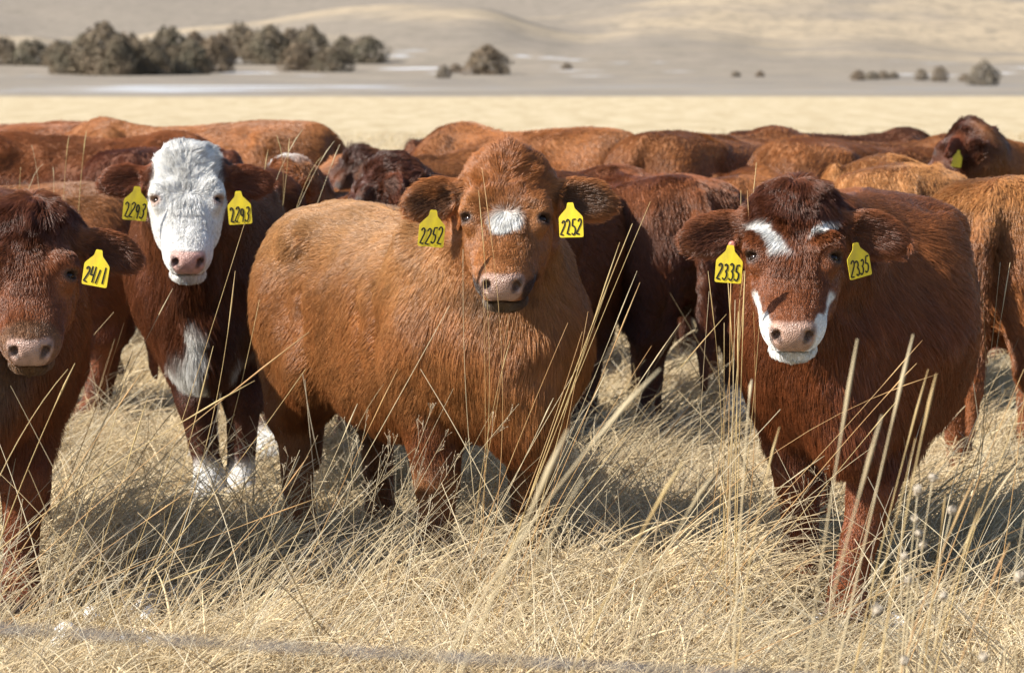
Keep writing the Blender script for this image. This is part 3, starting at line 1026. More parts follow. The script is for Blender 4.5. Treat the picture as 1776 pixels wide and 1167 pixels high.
def ear_tag(root, p, Rz, scale, tg):
    """A yellow two-part plastic tag: local frame x right, z up, -y towards the viewer; hangs from its stud hole."""
    S = tg.get('size', 0.076) / scale
    yawl = math.radians(tg.get('yaw', 0))
    o = bpy.data.objects.new('ear_tag', None)
    out = [(-0.5, -1.36), (0.5, -1.36), (0.5, -0.52), (0.17, -0.17), (0.12, 0.06), (-0.12, 0.06), (-0.17, -0.17), (-0.5, -0.52)]
    import bmesh
    bm = bmesh.new()

    def bend(x, z):
        return 0.05 * (x ** 2) * tg.get('curl', 1.0) + 0.03 * z * z
    # rounded outline, front and back sheets with a thin edge
    pts = []
    n = len(out)
    for i in range(n):
        a, b, c_ = Vector(out[i - 1]), Vector(out[i]), Vector(out[(i + 1) % n])
        r = 0.07 if i in (0, 1, 2, 7) else 0.04
        p1 = b + (a - b).normalized() * r
        p2 = b + (c_ - b).normalized() * r
        for t in (0, 0.5, 1):
            q = (1 - t) ** 2 * p1 + 2 * t * (1 - t) * b + t * t * p2
            pts.append((q.x, q.y))
    th = 0.012
    fr = [bm.verts.new((x * S, (bend(x, z) - th) * S, z * S)) for x, z in pts]
    bk = [bm.verts.new((x * S, (bend(x, z) + th) * S, z * S)) for x, z in pts]
    m = len(pts)
    for i in range(m):
        j = (i + 1) % m
        bm.faces.new((fr[j], fr[i], bk[i], bk[j]))
    cf = bm.verts.new((0, (bend(0, -0.7) - th) * S, -0.7 * S))
    cb = bm.verts.new((0, (bend(0, -0.7) + th) * S, -0.7 * S))
    for i in range(m):
        j = (i + 1) % m
        bm.faces.new((fr[i], fr[j], cf))
        bm.faces.new((bk[j], bk[i], cb))
    # raised neck and button
    bmesh.ops.recalc_face_normals(bm, faces=bm.faces[:])
    me = bpy.data.meshes.new('ear_tag')
    bm.to_mesh(me)
    bm.free()
    me.materials.append(M_TAG)
    o = bpy.data.objects.new('ear_tag', me)
    C.objects.link(o)
    o.parent = root
    M = Matrix(Rz.T.tolist()) @ Matrix.Rotation(yawl, 3, 'Z') @ Matrix.Rotation(math.radians(tg.get('tilt', 0)), 3, 'Y') @ Matrix.Rotation(math.radians(tg.get('lean', 0)), 3, 'X')
    o.matrix_local = Matrix.Translation(Vector(p)) @ M.to_4x4()
    if tg.get('text'):
        o['label'] = 'yellow tag handwritten ' + tg['text']
        Vt, Ft = [], []
        txt = tg['text']
        adv = 0.88 / len(txt)
        wch = adv * 0.74
        hch = 0.62 * tg.get('tall', 1.0)
        for i, ch in enumerate(txt):
            jr = random.Random(int(p[0] * 1e4) + i)
            x0 = -0.44 + adv * i + adv * 0.13
            jy, js, jt = jr.uniform(-.03, .03), jr.uniform(.92, 1.08), jr.uniform(-.06, .06)
            for pl in FIG[ch]:
                fine = []
                for a, b in zip(pl[:-1], pl[1:]):
                    for t in np.linspace(0, 1, 3, endpoint=False):
                        fine.append((a[0] + (b[0] - a[0]) * t, a[1] + (b[1] - a[1]) * t))
                fine.append(pl[-1])
                P = np.array([(x0 + x * wch * js + (y_ - 0.95) * (0.03 + jt * .6), -1.25 + jy + y_ / 1.9 * hch * js) for x, y_ in fine])
                tn = np.gradient(P, axis=0)
                tn /= np.maximum(np.linalg.norm(tn, axis=1, keepdims=True), 1e-6)
                nn = np.stack([-tn[:, 1], tn[:, 0]], 1) * 0.030
                st = len(Vt)
                for q, k_ in zip(P, nn):
                    for sg in (-1, 1):
                        a = q + sg * k_
                        Vt.append((a[0] * S, (bend(a[0], a[1]) - th - 0.012) * S, a[1] * S))
                for k_ in range(len(P) - 1):
                    b = st + 2 * k_
                    Ft.append((b, b + 2, b + 3, b + 1))
        mesh_obj('number', Vt, Ft, M_INK, o, False)
    return o


# ------------------------------------------------------------------ coats
GOLD = dict(top=(0.43, 0.225, 0.088), mid=(0.345, 0.148, 0.050), low=(0.25, 0.078, 0.022), leg=(0.28, 0.112, 0.035), head=(0.335, 0.138, 0.045), poll=(0.36, 0.135, 0.040), ear=(0.34, 0.135, 0.045), ear_in=(0.045, 0.026, 0.018))
RED = dict(top=(0.275, 0.098, 0.032), mid=(0.190, 0.056, 0.018), low=(0.160, 0.044, 0.014), leg=(0.215, 0.062, 0.018), head=(0.21, 0.066, 0.021), poll=(0.11, 0.033, 0.013), ear=(0.20, 0.068, 0.024), ear_in=(0.10, 0.038, 0.022))
DRED = dict(top=(0.16, 0.055, 0.020), mid=(0.125, 0.037, 0.013), low=(0.105, 0.029, 0.011), leg=(0.09, 0.026, 0.011), head=(0.095, 0.030, 0.014), poll=(0.08, 0.025, 0.012), ear=(0.12, 0.036, 0.015))
RUST = dict(top=(0.32, 0.125, 0.038), mid=(0.225, 0.072, 0.020), low=(0.17, 0.048, 0.014), leg=(0.17, 0.05, 0.016))
TAN = dict(top=(0.40, 0.185, 0.062), mid=(0.33, 0.125, 0.040), low=(0.26, 0.085, 0.026), leg=(0.24, 0.08, 0.025))

CAMERA_YAW = -90.0


def white_C(hu, hw, hv, nz, V, hm, pt, pn, ear):
    return hm * smooth(1.25, 0.85, np.hypot((hw + 0.004) / (0.050 - 0.5 * (hu - 0.17)), (hu - 0.184) / 0.034) + 0.35 * nz) * smooth(-0.06, -0.03, hv)


def white_D(hu, hw, hv, nz, V, hm, pt, pn, ear):
    a = smooth(0.030, 0.020, np.abs(hw + 0.088 - (hu - 0.065) * 0.70) + 0.010 * nz) * smooth(0.045, 0.062, hu + 0.012 * nz) * smooth(0.158, 0.140, hu + 0.012 * nz)
    b = smooth(0.022, 0.014, np.abs(hw - 0.080 + (hu - 0.065) * 0.55) + 0.010 * nz) * smooth(0.045, 0.062, hu + 0.012 * nz) * smooth(0.118, 0.102, hu + 0.012 * nz)
    c_ = smooth(0.020, 0.010, np.abs(hv + 0.065 - (hu - 0.25) * 0.3) + 0.010 * nz) * smooth(0.225, 0.25, hu + 0.01 * nz) * smooth(0.050, 0.064, np.abs(hw))
    d_ = smooth(0.362, 0.369, hu + 0.006 * nz + 0.045 * smooth(0.048, 0.070, np.abs(hw)))
    e_ = smooth(-0.050, -0.062, pt + 0.008 * nz) * smooth(0.25, 0.31, hu)
    return hm * np.maximum.reduce([a, b, c_, d_, e_])


def white_B(hu, hw, hv, nz, V, hm, pt, pn, ear):
    f = hm * smooth(-0.17, -0.14, hv + 0.02 * nz + 0.12 * smooth(0.2, 0.3, hu)) * (1 - np.clip(ear * 3, 0, 1)) * np.maximum(smooth(0.118, 0.105, np.abs(hw)), smooth(0.06, 0.09, hu))
    band = smooth(0.60, 0.56, V[:, 2] + 0.05 * nz) * smooth(0.38, 0.45, V[:, 2]) * smooth(0.28, 0.22, np.abs(V[:, 1]) + 0.02 * nz)
    br = smooth(0.52, 0.66, V[:, 0]) * band * smooth(0.02, 0.045, np.abs(V[:, 1] - 0.055 + 0.03 * nz) - 0.02)
    st = smooth(0.040, 0.026, np.abs(V[:, 1] + 0.02 + 0.05 * nz)) * smooth(0.60, 0.68, V[:, 0]) * smooth(0.72, 0.66, V[:, 2] + 0.06 * nz) * (1 - hm)
    pa = smooth(0.185, 0.145, V[:, 2] + 0.02 * nz)
    return np.maximum.reduce([f, br, st, pa])


def px_pos(px, Y):
    return ((px - CX) / F_PX * Y / 1.0, Y)


# ------------------------------------------------------------------ the herd
import os
ONLY = os.environ.get('ONLY', '')


def gx(px, Y):
    return (at(px, 450, Y).x, Y)


DOWN = dict(local=(1.14, 0, 0.78), pitch=58)
LEVEL = dict(local=(1.02, 0, 1.12), pitch=45)


def hd(base, yaw):
    d = dict(base)
    d['yaw'] = yaw
    return d


def near_cows():
    build_cow('golden brown cow with a white forehead star and two tags reading 2252', gx(732, 9.22), -63, 0.945,
              dict(poll=at(880, 287, 8.42), yaw=-95, pitch=60, roll=0, muz=0.97, ear=(0.22, -0.10)), GOLD, res=(0.0062, 0.028), fur_n=400000, belly=0.05, width=0.93, withers=0.045,
              legs=dict(fr=(0.0, -0.03), fl=(0.0, 0.02), hr=(0.05, -0.05), hl=(-0.05, 0.0)), neck_r=0.98, head_scale=1.03, top_tuft=0.035, seed=1,
              tags=[dict(side=-1, at=at(752, 367, 8.22), text='2252', yaw=8, tilt=5, lean=0, size=0.072), dict(side=1, at=at(989, 354, 8.26), text='2252', yaw=-12, tilt=-2, size=0.068)],
              face=dict(white=white_C, muzzle=(0.022, 0.014, 0.011), muz_amt=0.92, chin=(0.13, 0.085, 0.05), pad=(0.43, 0.275, 0.215)))
    build_cow('reddish brown cow with white patches over both eyes and two tags reading 2335', (1.04, 8.97), -98, 0.985,
              dict(poll=at(1378, 346, 7.98), yaw=-96, pitch=62, muz=1.04, roll=0, fringe=0.6, ear=(0.22, -0.10)), RED, res=(0.0062, 0.028), fur_n=380000, belly=0.03, width=1.08,
              legs=dict(fl=(0.24, -0.17), fr=(-0.12, 0.02), hl=(0, -0.12), hr=(0, 0.04)), neck_r=1.05, top_tuft=0.01, seed=2,
              tags=[dict(side=-1, at=at(1267, 428, 7.80), text='2335', yaw=-4, tilt=4, size=0.070), dict(side=1, at=at(1484, 424, 7.84), text='2335', yaw=22, tilt=-13, size=0.066)],
              studs=[(-1, (-0.03, 0.035, 0.02))],
              face=dict(white=white_D, pad=(0.46, 0.29, 0.22)))
    build_cow('white faced dark red cow with white chest markings and two tags reading 2293', (-1.08, 11.1), -90, 0.985,
              dict(poll=at(323, 273, 10.06), yaw=-83, pitch=60, muz=1.12, roll=0, ear=(0.10, -0.12), ear_up=(0.05, 0.0)), DRED | dict(head=(0.13, 0.04, 0.016), ear=(0.21, 0.068, 0.026), ear_in=(0.14, 0.045, 0.022)), res=(0.0066, 0.03), fur_n=300000, width=0.82,
              legs=dict(fl=(0.0, -0.02), fr=(0.03, 0.12)), head_scale=0.95, top_tuft=0.025, seed=3,
              tags=[dict(side=-1, at=at(238, 326, 9.93), text='2293', yaw=10, tilt=6, size=0.080), dict(side=1, at=at(413, 334, 9.93), text='2293', yaw=0, tilt=-4, size=0.078)],
              studs=[(-1, (-0.03, 0.035, 0.02))],
              face=dict(white=white_B, pad=(0.70, 0.42, 0.36), lid=(0.5, 0.36, 0.30)))
    build_cow('shaggy dark red cow with one tag reading 2411 cut by the picture edge', (-1.62, 9.0), -82, 0.985,
              dict(poll=at(52, 378, 8.18), yaw=-83, pitch=66, roll=0, fringe=0.8, ear=(0.25, -0.08), ear_up=(0, -0.02)), RED, res=(0.0062, 0.03), fur_n=300000, width=1.0,
              legs=dict(fl=(0.02, -0.02)), neck_r=1.0, top_tuft=0.02, seed=4,
              tags=[dict(side=1, at=at(172, 436, 8.02), text='2411', yaw=-6, tilt=10, size=0.070)],
              face=dict(ring=(0.20, 0.095, 0.045), chin=(0.16, 0.085, 0.04), pad=(0.48, 0.31, 0.25)))


MIDRES, FARRES = (0.013, 0.034), (0.016, 0.04)


def far_cows():
    f = dict(res=FARRES, fur_r=0.0013, fur_len=0.9, clump_amt=0.25)
    md = dict(res=MIDRES, fur_r=0.0011, fur_len=0.95, clump_amt=0.6)
    build_cow('brown cow standing side on between the 2411 cow and the white faced cow', (-2.40, 13.2), 180, 0.90, hd(DOWN, 180), RED | dict(top=(0.27, 0.11, 0.038)), fur_n=120000, seed=11, **md)
    build_cow('dark red cow with one white hind foot standing behind the golden cow', gx(1112, 13.4), 106, 0.935, hd(LEVEL, 120), DRED | dict(top=(0.22, 0.075, 0.026)), fur_n=130000, seed=12,
              face=dict(white=lambda hu, hw, hv, nz, V, hm, pt, pn, e: smooth(0.26, 0.2, V[:, 2]) * smooth(-0.2, -0.3, V[:, 0]) * smooth(0.0, -0.05, V[:, 1])), legs=dict(hr=(-0.12, -0.05)), **md)
    build_cow('tan cow seen from behind with its tail hanging at the right picture edge', gx(1808, 11.6), 66, 0.975, hd(DOWN, 60), TAN, fur_n=140000, seed=13, width=1.0, tail_swing=0.03, **md)
    build_cow('tan cow rump seen from behind above the shoulder of the 2335 cow', gx(1548, 13.5), 88, 0.965, hd(DOWN, 88), TAN, fur_n=90000, seed=14, **md)
    build_cow('rust brown cow seen from behind just above the tagged ear of the 2335 cow', gx(1300, 15.3), 80, 0.885, hd(DOWN, 80), RUST, fur_n=80000, seed=15, **f)
    build_cow('brown cow with a white poll patch behind the white faced cow', gx(562, 12.7), 118, 0.88, dict(poll=at(484, 286, 12.25), yaw=160, pitch=50), RUST, fur_n=80000, seed=16,
              face=dict(white=lambda hu, hw, hv, nz, V, hm, pt, pn, e: hm * smooth(0.05, 0.02, hu) * smooth(0.06, 0.04, np.abs(hw)) * smooth(-0.1, -0.06, hv)), **md)
    build_cow('very dark red cow with lowered neck behind the golden cow withers', (-0.12, 12.3), 238, 0.94, dict(poll=at(652, 284, 11.55), yaw=190, pitch=55), DRED, fur_n=90000, seed=17, **md)
    build_cow('brown cow with a dark tufted poll facing left behind the very dark cow', gx(735, 15.2), 232, 0.97, dict(poll=at(610, 272, 14.55), yaw=196, pitch=50), RUST | dict(head=(0.13, 0.045, 0.018), poll=(0.06, 0.02, 0.01), ear=(0.09, 0.03, 0.014)), fur_n=70000, seed=18, top_tuft=0.03, **f)
    build_cow('brown cow of the back row with a square rump left of the open golden gap', (-1.94, 17.8), 178, 1.06, hd(DOWN, 178), RUST, fur_n=76000, seed=19, **f)
    build_cow('dark brown cow of the back row with its hip behind the 2411 cow', gx(170, 16.9), -10, 1.02, hd(DOWN, -10), RED, fur_n=72000, seed=20, **f)
    build_cow('brown cow of the back row cut by the picture edge', gx(-60, 18.4), 172, 1.05, hd(DOWN, 172), RED, fur_n=60000, seed=21, **f)
    build_cow('dark red cow showing only its back beside the white topknot', gx(296, 15.5), 82, 0.985, hd(DOWN, 82), DRED | dict(top=(0.15, 0.045, 0.017)), fur_n=60000, seed=22, **f)
    build_cow('rust brown cow of the back row above the head of the golden cow', (0.05, 17.6), 138, 1.035, hd(DOWN, 138), RUST, fur_n=72000, seed=23, **f)
    build_cow('dark narrow cow back farthest away just left of the golden poll', gx(795, 18.9), 100, 0.97, hd(DOWN, 100), DRED, fur_n=44000, seed=24, **f)
    build_cow('rust brown cow with a sloping dome of a back over the dark red cow', gx(1262, 17.0), 50, 1.03, hd(DOWN, 50), RUST, fur_n=72000, seed=25, **f)
    build_cow('rust brown cow with a shaggy mane right of the dome backed cow', gx(1535, 16.8), 30, 1.0, hd(DOWN, 20), RUST, fur_n=72000, seed=26, **f)
    build_cow('dark ridge of a cow back peeping over the shaggy maned cow', gx(1455, 19.6), 14, 0.985, hd(DOWN, 14), DRED, fur_n=48000, seed=27, **f)
    build_cow('dark headed cow raising its head with two small yellow tags', (2.98, 15.9), 192, 1.0, dict(poll=at(1668, 222, 15.15), yaw=145, pitch=48, ear=(0.0, -0.15), ear_up=(0.35, -0.1)), RUST | dict(head=(0.12, 0.040, 0.020), poll=(0.08, 0.027, 0.015), ear=(0.15, 0.045, 0.02)), fur_n=90000, seed=28, top_tuft=0.01, head_scale=0.92,
              tags=[dict(side=1, behind=1, yaw=30, tilt=8, size=0.06), dict(side=-1, behind=1, yaw=-20, tilt=0, size=0.045)], **f)


if ONLY != 'bg':
    near_cows()
    if ONLY != 'near':
        far_cows()

# ------------------------------------------------------------------ dry grass
def grass_strands(n, sampler, length, rad, seed, lean=(0.85, 0.75), K=5, tones=None, flow=None):
    rng = np.random.default_rng(seed)
    x, y = sampler(n, rng)
    n = len(x)
    z = ground_z(x, y)
    P = np.stack([x, y, z], 1)
    flat = np.stack([x, y, 0 * x], 1)
    L = length(x, y, rng)
    a0 = 2.2 * np.pi * vnoise(flat, 1.1, seed) + 1.2 * np.pi * vnoise(flat, 0.35, seed + 1)
    ang = a0 * 0.6 + rng.normal(size=n) * 0.75 + 0.2
    d = np.stack([np.cos(ang), np.sin(ang), 0 * ang], 1)
    th0 = lean[0] * (0.25 + rng.random(n))
    th1 = th0 + lean[1] * (0.4 + 0.9 * rng.random(n))
    curl = rng.normal(size=n) * 0.5
    t = np.linspace(0, 1, K)
    pts = [P]
    cur = P.copy()
    for k in range(1, K):
        th = th0 + (th1 - th0) * (k / (K - 1)) * 1.35
        an = curl * (k / (K - 1))
        dd = np.stack([d[:, 0] * np.cos(an) - d[:, 1] * np.sin(an), d[:, 0] * np.sin(an) + d[:, 1] * np.cos(an), 0 * an], 1)
        cur = cur + (L / (K - 1))[:, None] * (dd * np.sin(th)[:, None] + np.array([0, 0, 1.0]) * np.cos(th)[:, None])
        cur[:, 2] = np.maximum(cur[:, 2], z + 0.004)
        pts.append(cur.copy())
    PP = np.stack(pts, 1)
    tones = np.array(tones if tones is not None else [(0.62, 0.52, 0.345), (0.54, 0.43, 0.26), (0.46, 0.345, 0.19), (0.68, 0.60, 0.44), (0.38, 0.29, 0.175), (0.32, 0.255, 0.18), (0.61, 0.515, 0.35)])
    pick = rng.integers(0, len(tones), n)
    col = tones[pick] * (0.85 + 0.3 * rng.random((n, 1))) * (1 + 0.12 * vnoise(flat, 0.5, seed + 4))[:, None]
    rr = rad(x, y)[:, None] * (0.6 + 0.8 * rng.random((n, 1))) * np.linspace(1.0, 0.35, K)[None]
    return PP, rr, np.clip(col, 0.01, 0.85)


def wedge(y0, y1, margin):
    def f(n, rng):
        u = rng.random(n)
        y = 1.0 / (1.0 / y0 + u * (1.0 / y1 - 1.0 / y0))
        half = 888.0 / F_PX * y + margin
        return (rng.random(n) * 2 - 1) * half, y
    return f


def mound(x, y):
    """Taller hummocks of grass, as in front of the golden cow."""
    m = np.exp(-(((x + 0.30) / 0.62) ** 2 + ((y - 8.55) / 0.30) ** 2)) + 0.9 * np.exp(-(((x - 0.35) / 0.5) ** 2 + ((y - 8.35) / 0.28) ** 2))
    m = m + 0.7 * np.exp(-(((x - 0.55) / 0.35) ** 2 + ((y - 8.9) / 0.5) ** 2)) - 0.6 * np.exp(-(((x + 0.95) / 0.55) ** 2 + ((y - 10.1) / 0.6) ** 2))
    m = m - 0.8 * np.exp(-(((x + 0.95) / 0.45) ** 2 + ((y - 8.75) / 0.45) ** 2)) - 0.5 * np.exp(-(((x + 1.0) / 0.6) ** 2 + ((y - 7.9) / 0.25) ** 2))
    m = m - 1.3 * np.exp(-(((x + 1.45) / 0.5) ** 2 + ((y - 8.2) / 0.55) ** 2)) - 1.3 * np.exp(-(((x - 0.95) / 0.42) ** 2 + ((y - 7.75) / 0.65) ** 2))
    return m


def len_near(x, y, rng):
    flat = np.stack([x, y, 0 * x], 1)
    base = 0.17 + 0.06 * vnoise(flat, 0.5, 70) + 0.04 * vnoise(flat, 2.2, 71)
    return np.clip(base + 0.13 * mound(x, y), 0.06, 0.5) * (0.55 + 0.75 * rng.random(len(x)))


def tuft_strands(n_tuft, per, sampler, seed, rad, K=7):
    rng = np.random.default_rng(seed)
    tx, ty = sampler(n_tuft, rng)
    keep = rng.random(n_tuft) < 0.3 + 0.7 * smooth(-0.7, -0.2, mound(tx, ty))
    tx, ty = tx[keep], ty[keep]
    n_tuft = len(tx)
    flat = np.stack([tx, ty, 0 * tx], 1)
    hgt = np.clip(0.215 + 0.07 * vnoise(flat, 0.5, 70) + 0.14 * mound(tx, ty), 0.07, 0.50) * (0.5 + 0.9 * rng.random(n_tuft) ** 1.4)
    tdir = 0.15 + 1.5 * vnoise(flat, 0.9, seed + 2) + 0.7 * rng.normal(size=n_tuft)
    tshade = (0.78 + 0.40 * rng.random(n_tuft)) * (1 + 0.12 * vnoise(flat, 0.8, seed + 9))
    hue = rng.random(n_tuft)
    i = np.repeat(np.arange(n_tuft), per)
    n = len(i)
    x = tx[i] + rng.normal(size=n) * 0.035
    y = ty[i] + rng.normal(size=n) * 0.035
    z = ground_z(x, y)
    an = tdir[i] + rng.normal(size=n) * 0.55
    L = hgt[i] * (0.45 + 0.85 * rng.random(n))
    th0 = 0.15 + 0.55 * rng.random(n)
    th1 = th0 + 0.7 + 0.9 * rng.random(n)
    curl = rng.normal(size=n) * 0.35
    cur = np.stack([x, y, z], 1)
    pts = [cur.copy()]
    for k in range(1, K):
        f = k / (K - 1)
        th = th0 + (th1 - th0) * f ** 1.3 * 1.1
        a = an + curl * f
        cur = cur + (L / (K - 1))[:, None] * np.stack([np.cos(a) * np.sin(th), np.sin(a) * np.sin(th), np.cos(th)], 1)
        cur[:, 2] = np.maximum(cur[:, 2], z + 0.01)
        pts.append(cur.copy())
    PP = np.stack(pts, 1)
    c1, c2, c3 = np.array((0.72, 0.615, 0.425)), np.array((0.60, 0.47, 0.275)), np.array((0.43, 0.34, 0.225))
    h = hue[i][:, None] * 0.7 + 0.3 * rng.random((n, 1))
    col = np.where(h < 0.55, c1 + (c2 - c1) * h / 0.55, c2 + (c3 - c2) * (h - 0.55) / 0.45) * tshade[i][:, None] * (0.85 + 0.3 * rng.random((n, 1)))
    rr = rad * (0.55 + 0.9 * rng.random((n, 1)) ** 1.5) * np.interp(np.linspace(0, 1, K), [0, .5, 1], [0.9, 1.0, 0.25])[None]
    return PP, rr, np.clip(col, 0.02, 0.85)


def even(parts_, K):
    out = []
    for P_, R_, C_ in parts_:
        k0 = P_.shape[1]
        if k0 != K:
            t = np.linspace(0, k0 - 1, K)
            a = np.minimum(t.astype(int), k0 - 2)
            f = t - a
            P_ = P_[:, a] * (1 - f)[None, :, None] + P_[:, a + 1] * f[None, :, None]
            R_ = R_[:, a] * (1 - f)[None] + R_[:, a + 1] * f[None]
        out.append((P_, R_, C_))
    return out


if ONLY not in ('near',):
    parts = [tuft_strands(3200, 30, wedge(6.6, 12.5, 1.2), 39, 0.0021),
             tuft_strands(1200, 4, wedge(6.6, 12.5, 1.2), 37, 0.0038),
             grass_strands(80000, wedge(6.6, 12.5, 1.2), len_near, lambda x, y: 0.0014 + 0 * x, 40),
             grass_strands(380, wedge(6.8, 12.5, 1.2), lambda x, y, r: 0.45 + 0.45 * r.random(len(x)), lambda x, y: 0.0017 + 0 * x, 36, lean=(0.7, 0.35)),
             grass_strands(7000, wedge(6.6, 12.5, 1.2), lambda x, y, r: 0.25 + 0.30 * r.random(len(x)), lambda x, y: 0.0014 + 0 * x, 41, lean=(0.5, 0.7)),
             grass_strands(55000, wedge(12.5, 26, 1.8), lambda x, y, r: len_near(x, y, r) * 1.25, lambda x, y: 0.0022 + 0 * x, 42),
             tuft_strands(1900, 16, wedge(12.5, 26, 1.8), 38, 0.0032),
             grass_strands(40000, wedge(26, 75, 4.0), lambda x, y, r: 0.16 + 0.2 * r.random(len(x)), lambda x, y: 0.0015 * y / 16, 43, lean=(0.6, 0.7))]
    parts = even(parts, 6)
    GP, GR, GC = [np.concatenate([p[i] for p in parts]) for i in range(3)]
    tag(curves_obj('dry_grass', GP, GR, GC, M_GRASS), 'matted pale dry grass covering the pasture under the herd', 'grass', kind='stuff')


# ------------------------------------------------------------------ tall stems: each clump a thing, each stem a part
def tube_mesh(name, pts, r0, r1, mat, parent, sides=5, head=0.0):
    pts = [Vector(p) for p in pts]
    n = len(pts)
    V, Fc = [], []
    for i, p in enumerate(pts):
        tdir = (pts[min(i + 1, n - 1)] - pts[max(i - 1, 0)]).normalized()
        a = tdir.cross(Vector((0.31, 0.9, 0.2))).normalized()
        b = tdir.cross(a)
        f = i / (n - 1)
        r = r0 + (r1 - r0) * f
        if head and f > 1 - head:
            g = (f - (1 - head)) / head
            r = r1 + r0 * 1.1 * math.sin(math.pi * min(1, 0.15 + g * 0.85)) ** 0.7
        if abs(f - 0.45) < 0.5 / n:
            r *= 1.25
        for k in range(sides):
            an = 2 * math.pi * k / sides
            V.append(p + a * (r * math.cos(an)) + b * (r * math.sin(an)))
    for i in range(n - 1):
        for k in range(sides):
            k2 = (k + 1) % sides
            Fc.append((i * sides + k, i * sides + k2, (i + 1) * sides + k2, (i + 1) * sides + k))
    Fc.append(tuple(range(sides))[::-1])
    Fc.append(tuple(range((n - 1) * sides, n * sides)))
    return mesh_obj(name, V, Fc, mat, parent)


SRN = random.Random(5)


def stem_points(lowpx, tippx, Y, bow=0.02, dY=0.0, n=14):
    """From the ground through a low point to a tip; both given as photo pixels at distance Y."""
    a, b = at(*lowpx, Y), at(*tippx, Y + dY)
    if a.z > 0.01:
        t = a.z / max(b.z - a.z, 0.05)
        t = min(t, 2.5)
        a2 = a + (a - b) * t
        a2.x = a.x + (a.x - b.x) * t * 0.55
        a2.z = gz(a2.x, a2.y) - 0.01
        c = a
    else:
        a2 = a.copy()
        a2.z = gz(a.x, a.y) - 0.01
        c = a2.lerp(b, 0.5)
    side = Vector((b.x - a2.x, 0, b.z - a2.z))
    L = side.length
    perp = Vector((-side.z, 0.4 * side.x, side.x)).normalized() if L > 0 else Vector((1, 0, 0))
    out = []
    for i in range(n):
        f = i / (n - 1)
        if c is a:
            q = (1 - f) ** 2 * a2 + 2 * f * (1 - f) * (a * 1.0) + f * f * b
        else:
            q = a2.lerp(b, f)
        q = q - perp * (bow * L * math.sin(math.pi * f) * (0.6 + 0.4 * f))
        out.append(q)
    return out


def clump(label, stems, base, mats, group=None):
    root = bpy.data.objects.new('grass_clump', None)
    C.objects.link(root)
    bx, by = base
    root.location = (bx, by, gz(bx, by))
    tag(root, label, 'grass clump', group)
    inv = root.location.copy()
    for st in stems:
        low, tip, Y = st[0], st[1], st[2]
        r = st[3] if len(st) > 3 else 0.0014
        bow = st[4] if len(st) > 4 else SRN.uniform(-0.02, 0.05)
        pts = [p - inv for p in stem_points(low, tip, Y, bow, SRN.uniform(-0.08, 0.08))]
        tube_mesh('stem', pts, r, r * 0.5, SRN.choice(mats), root, 5, head=(0.10 if SRN.random() < 0.6 else 0))
    return root


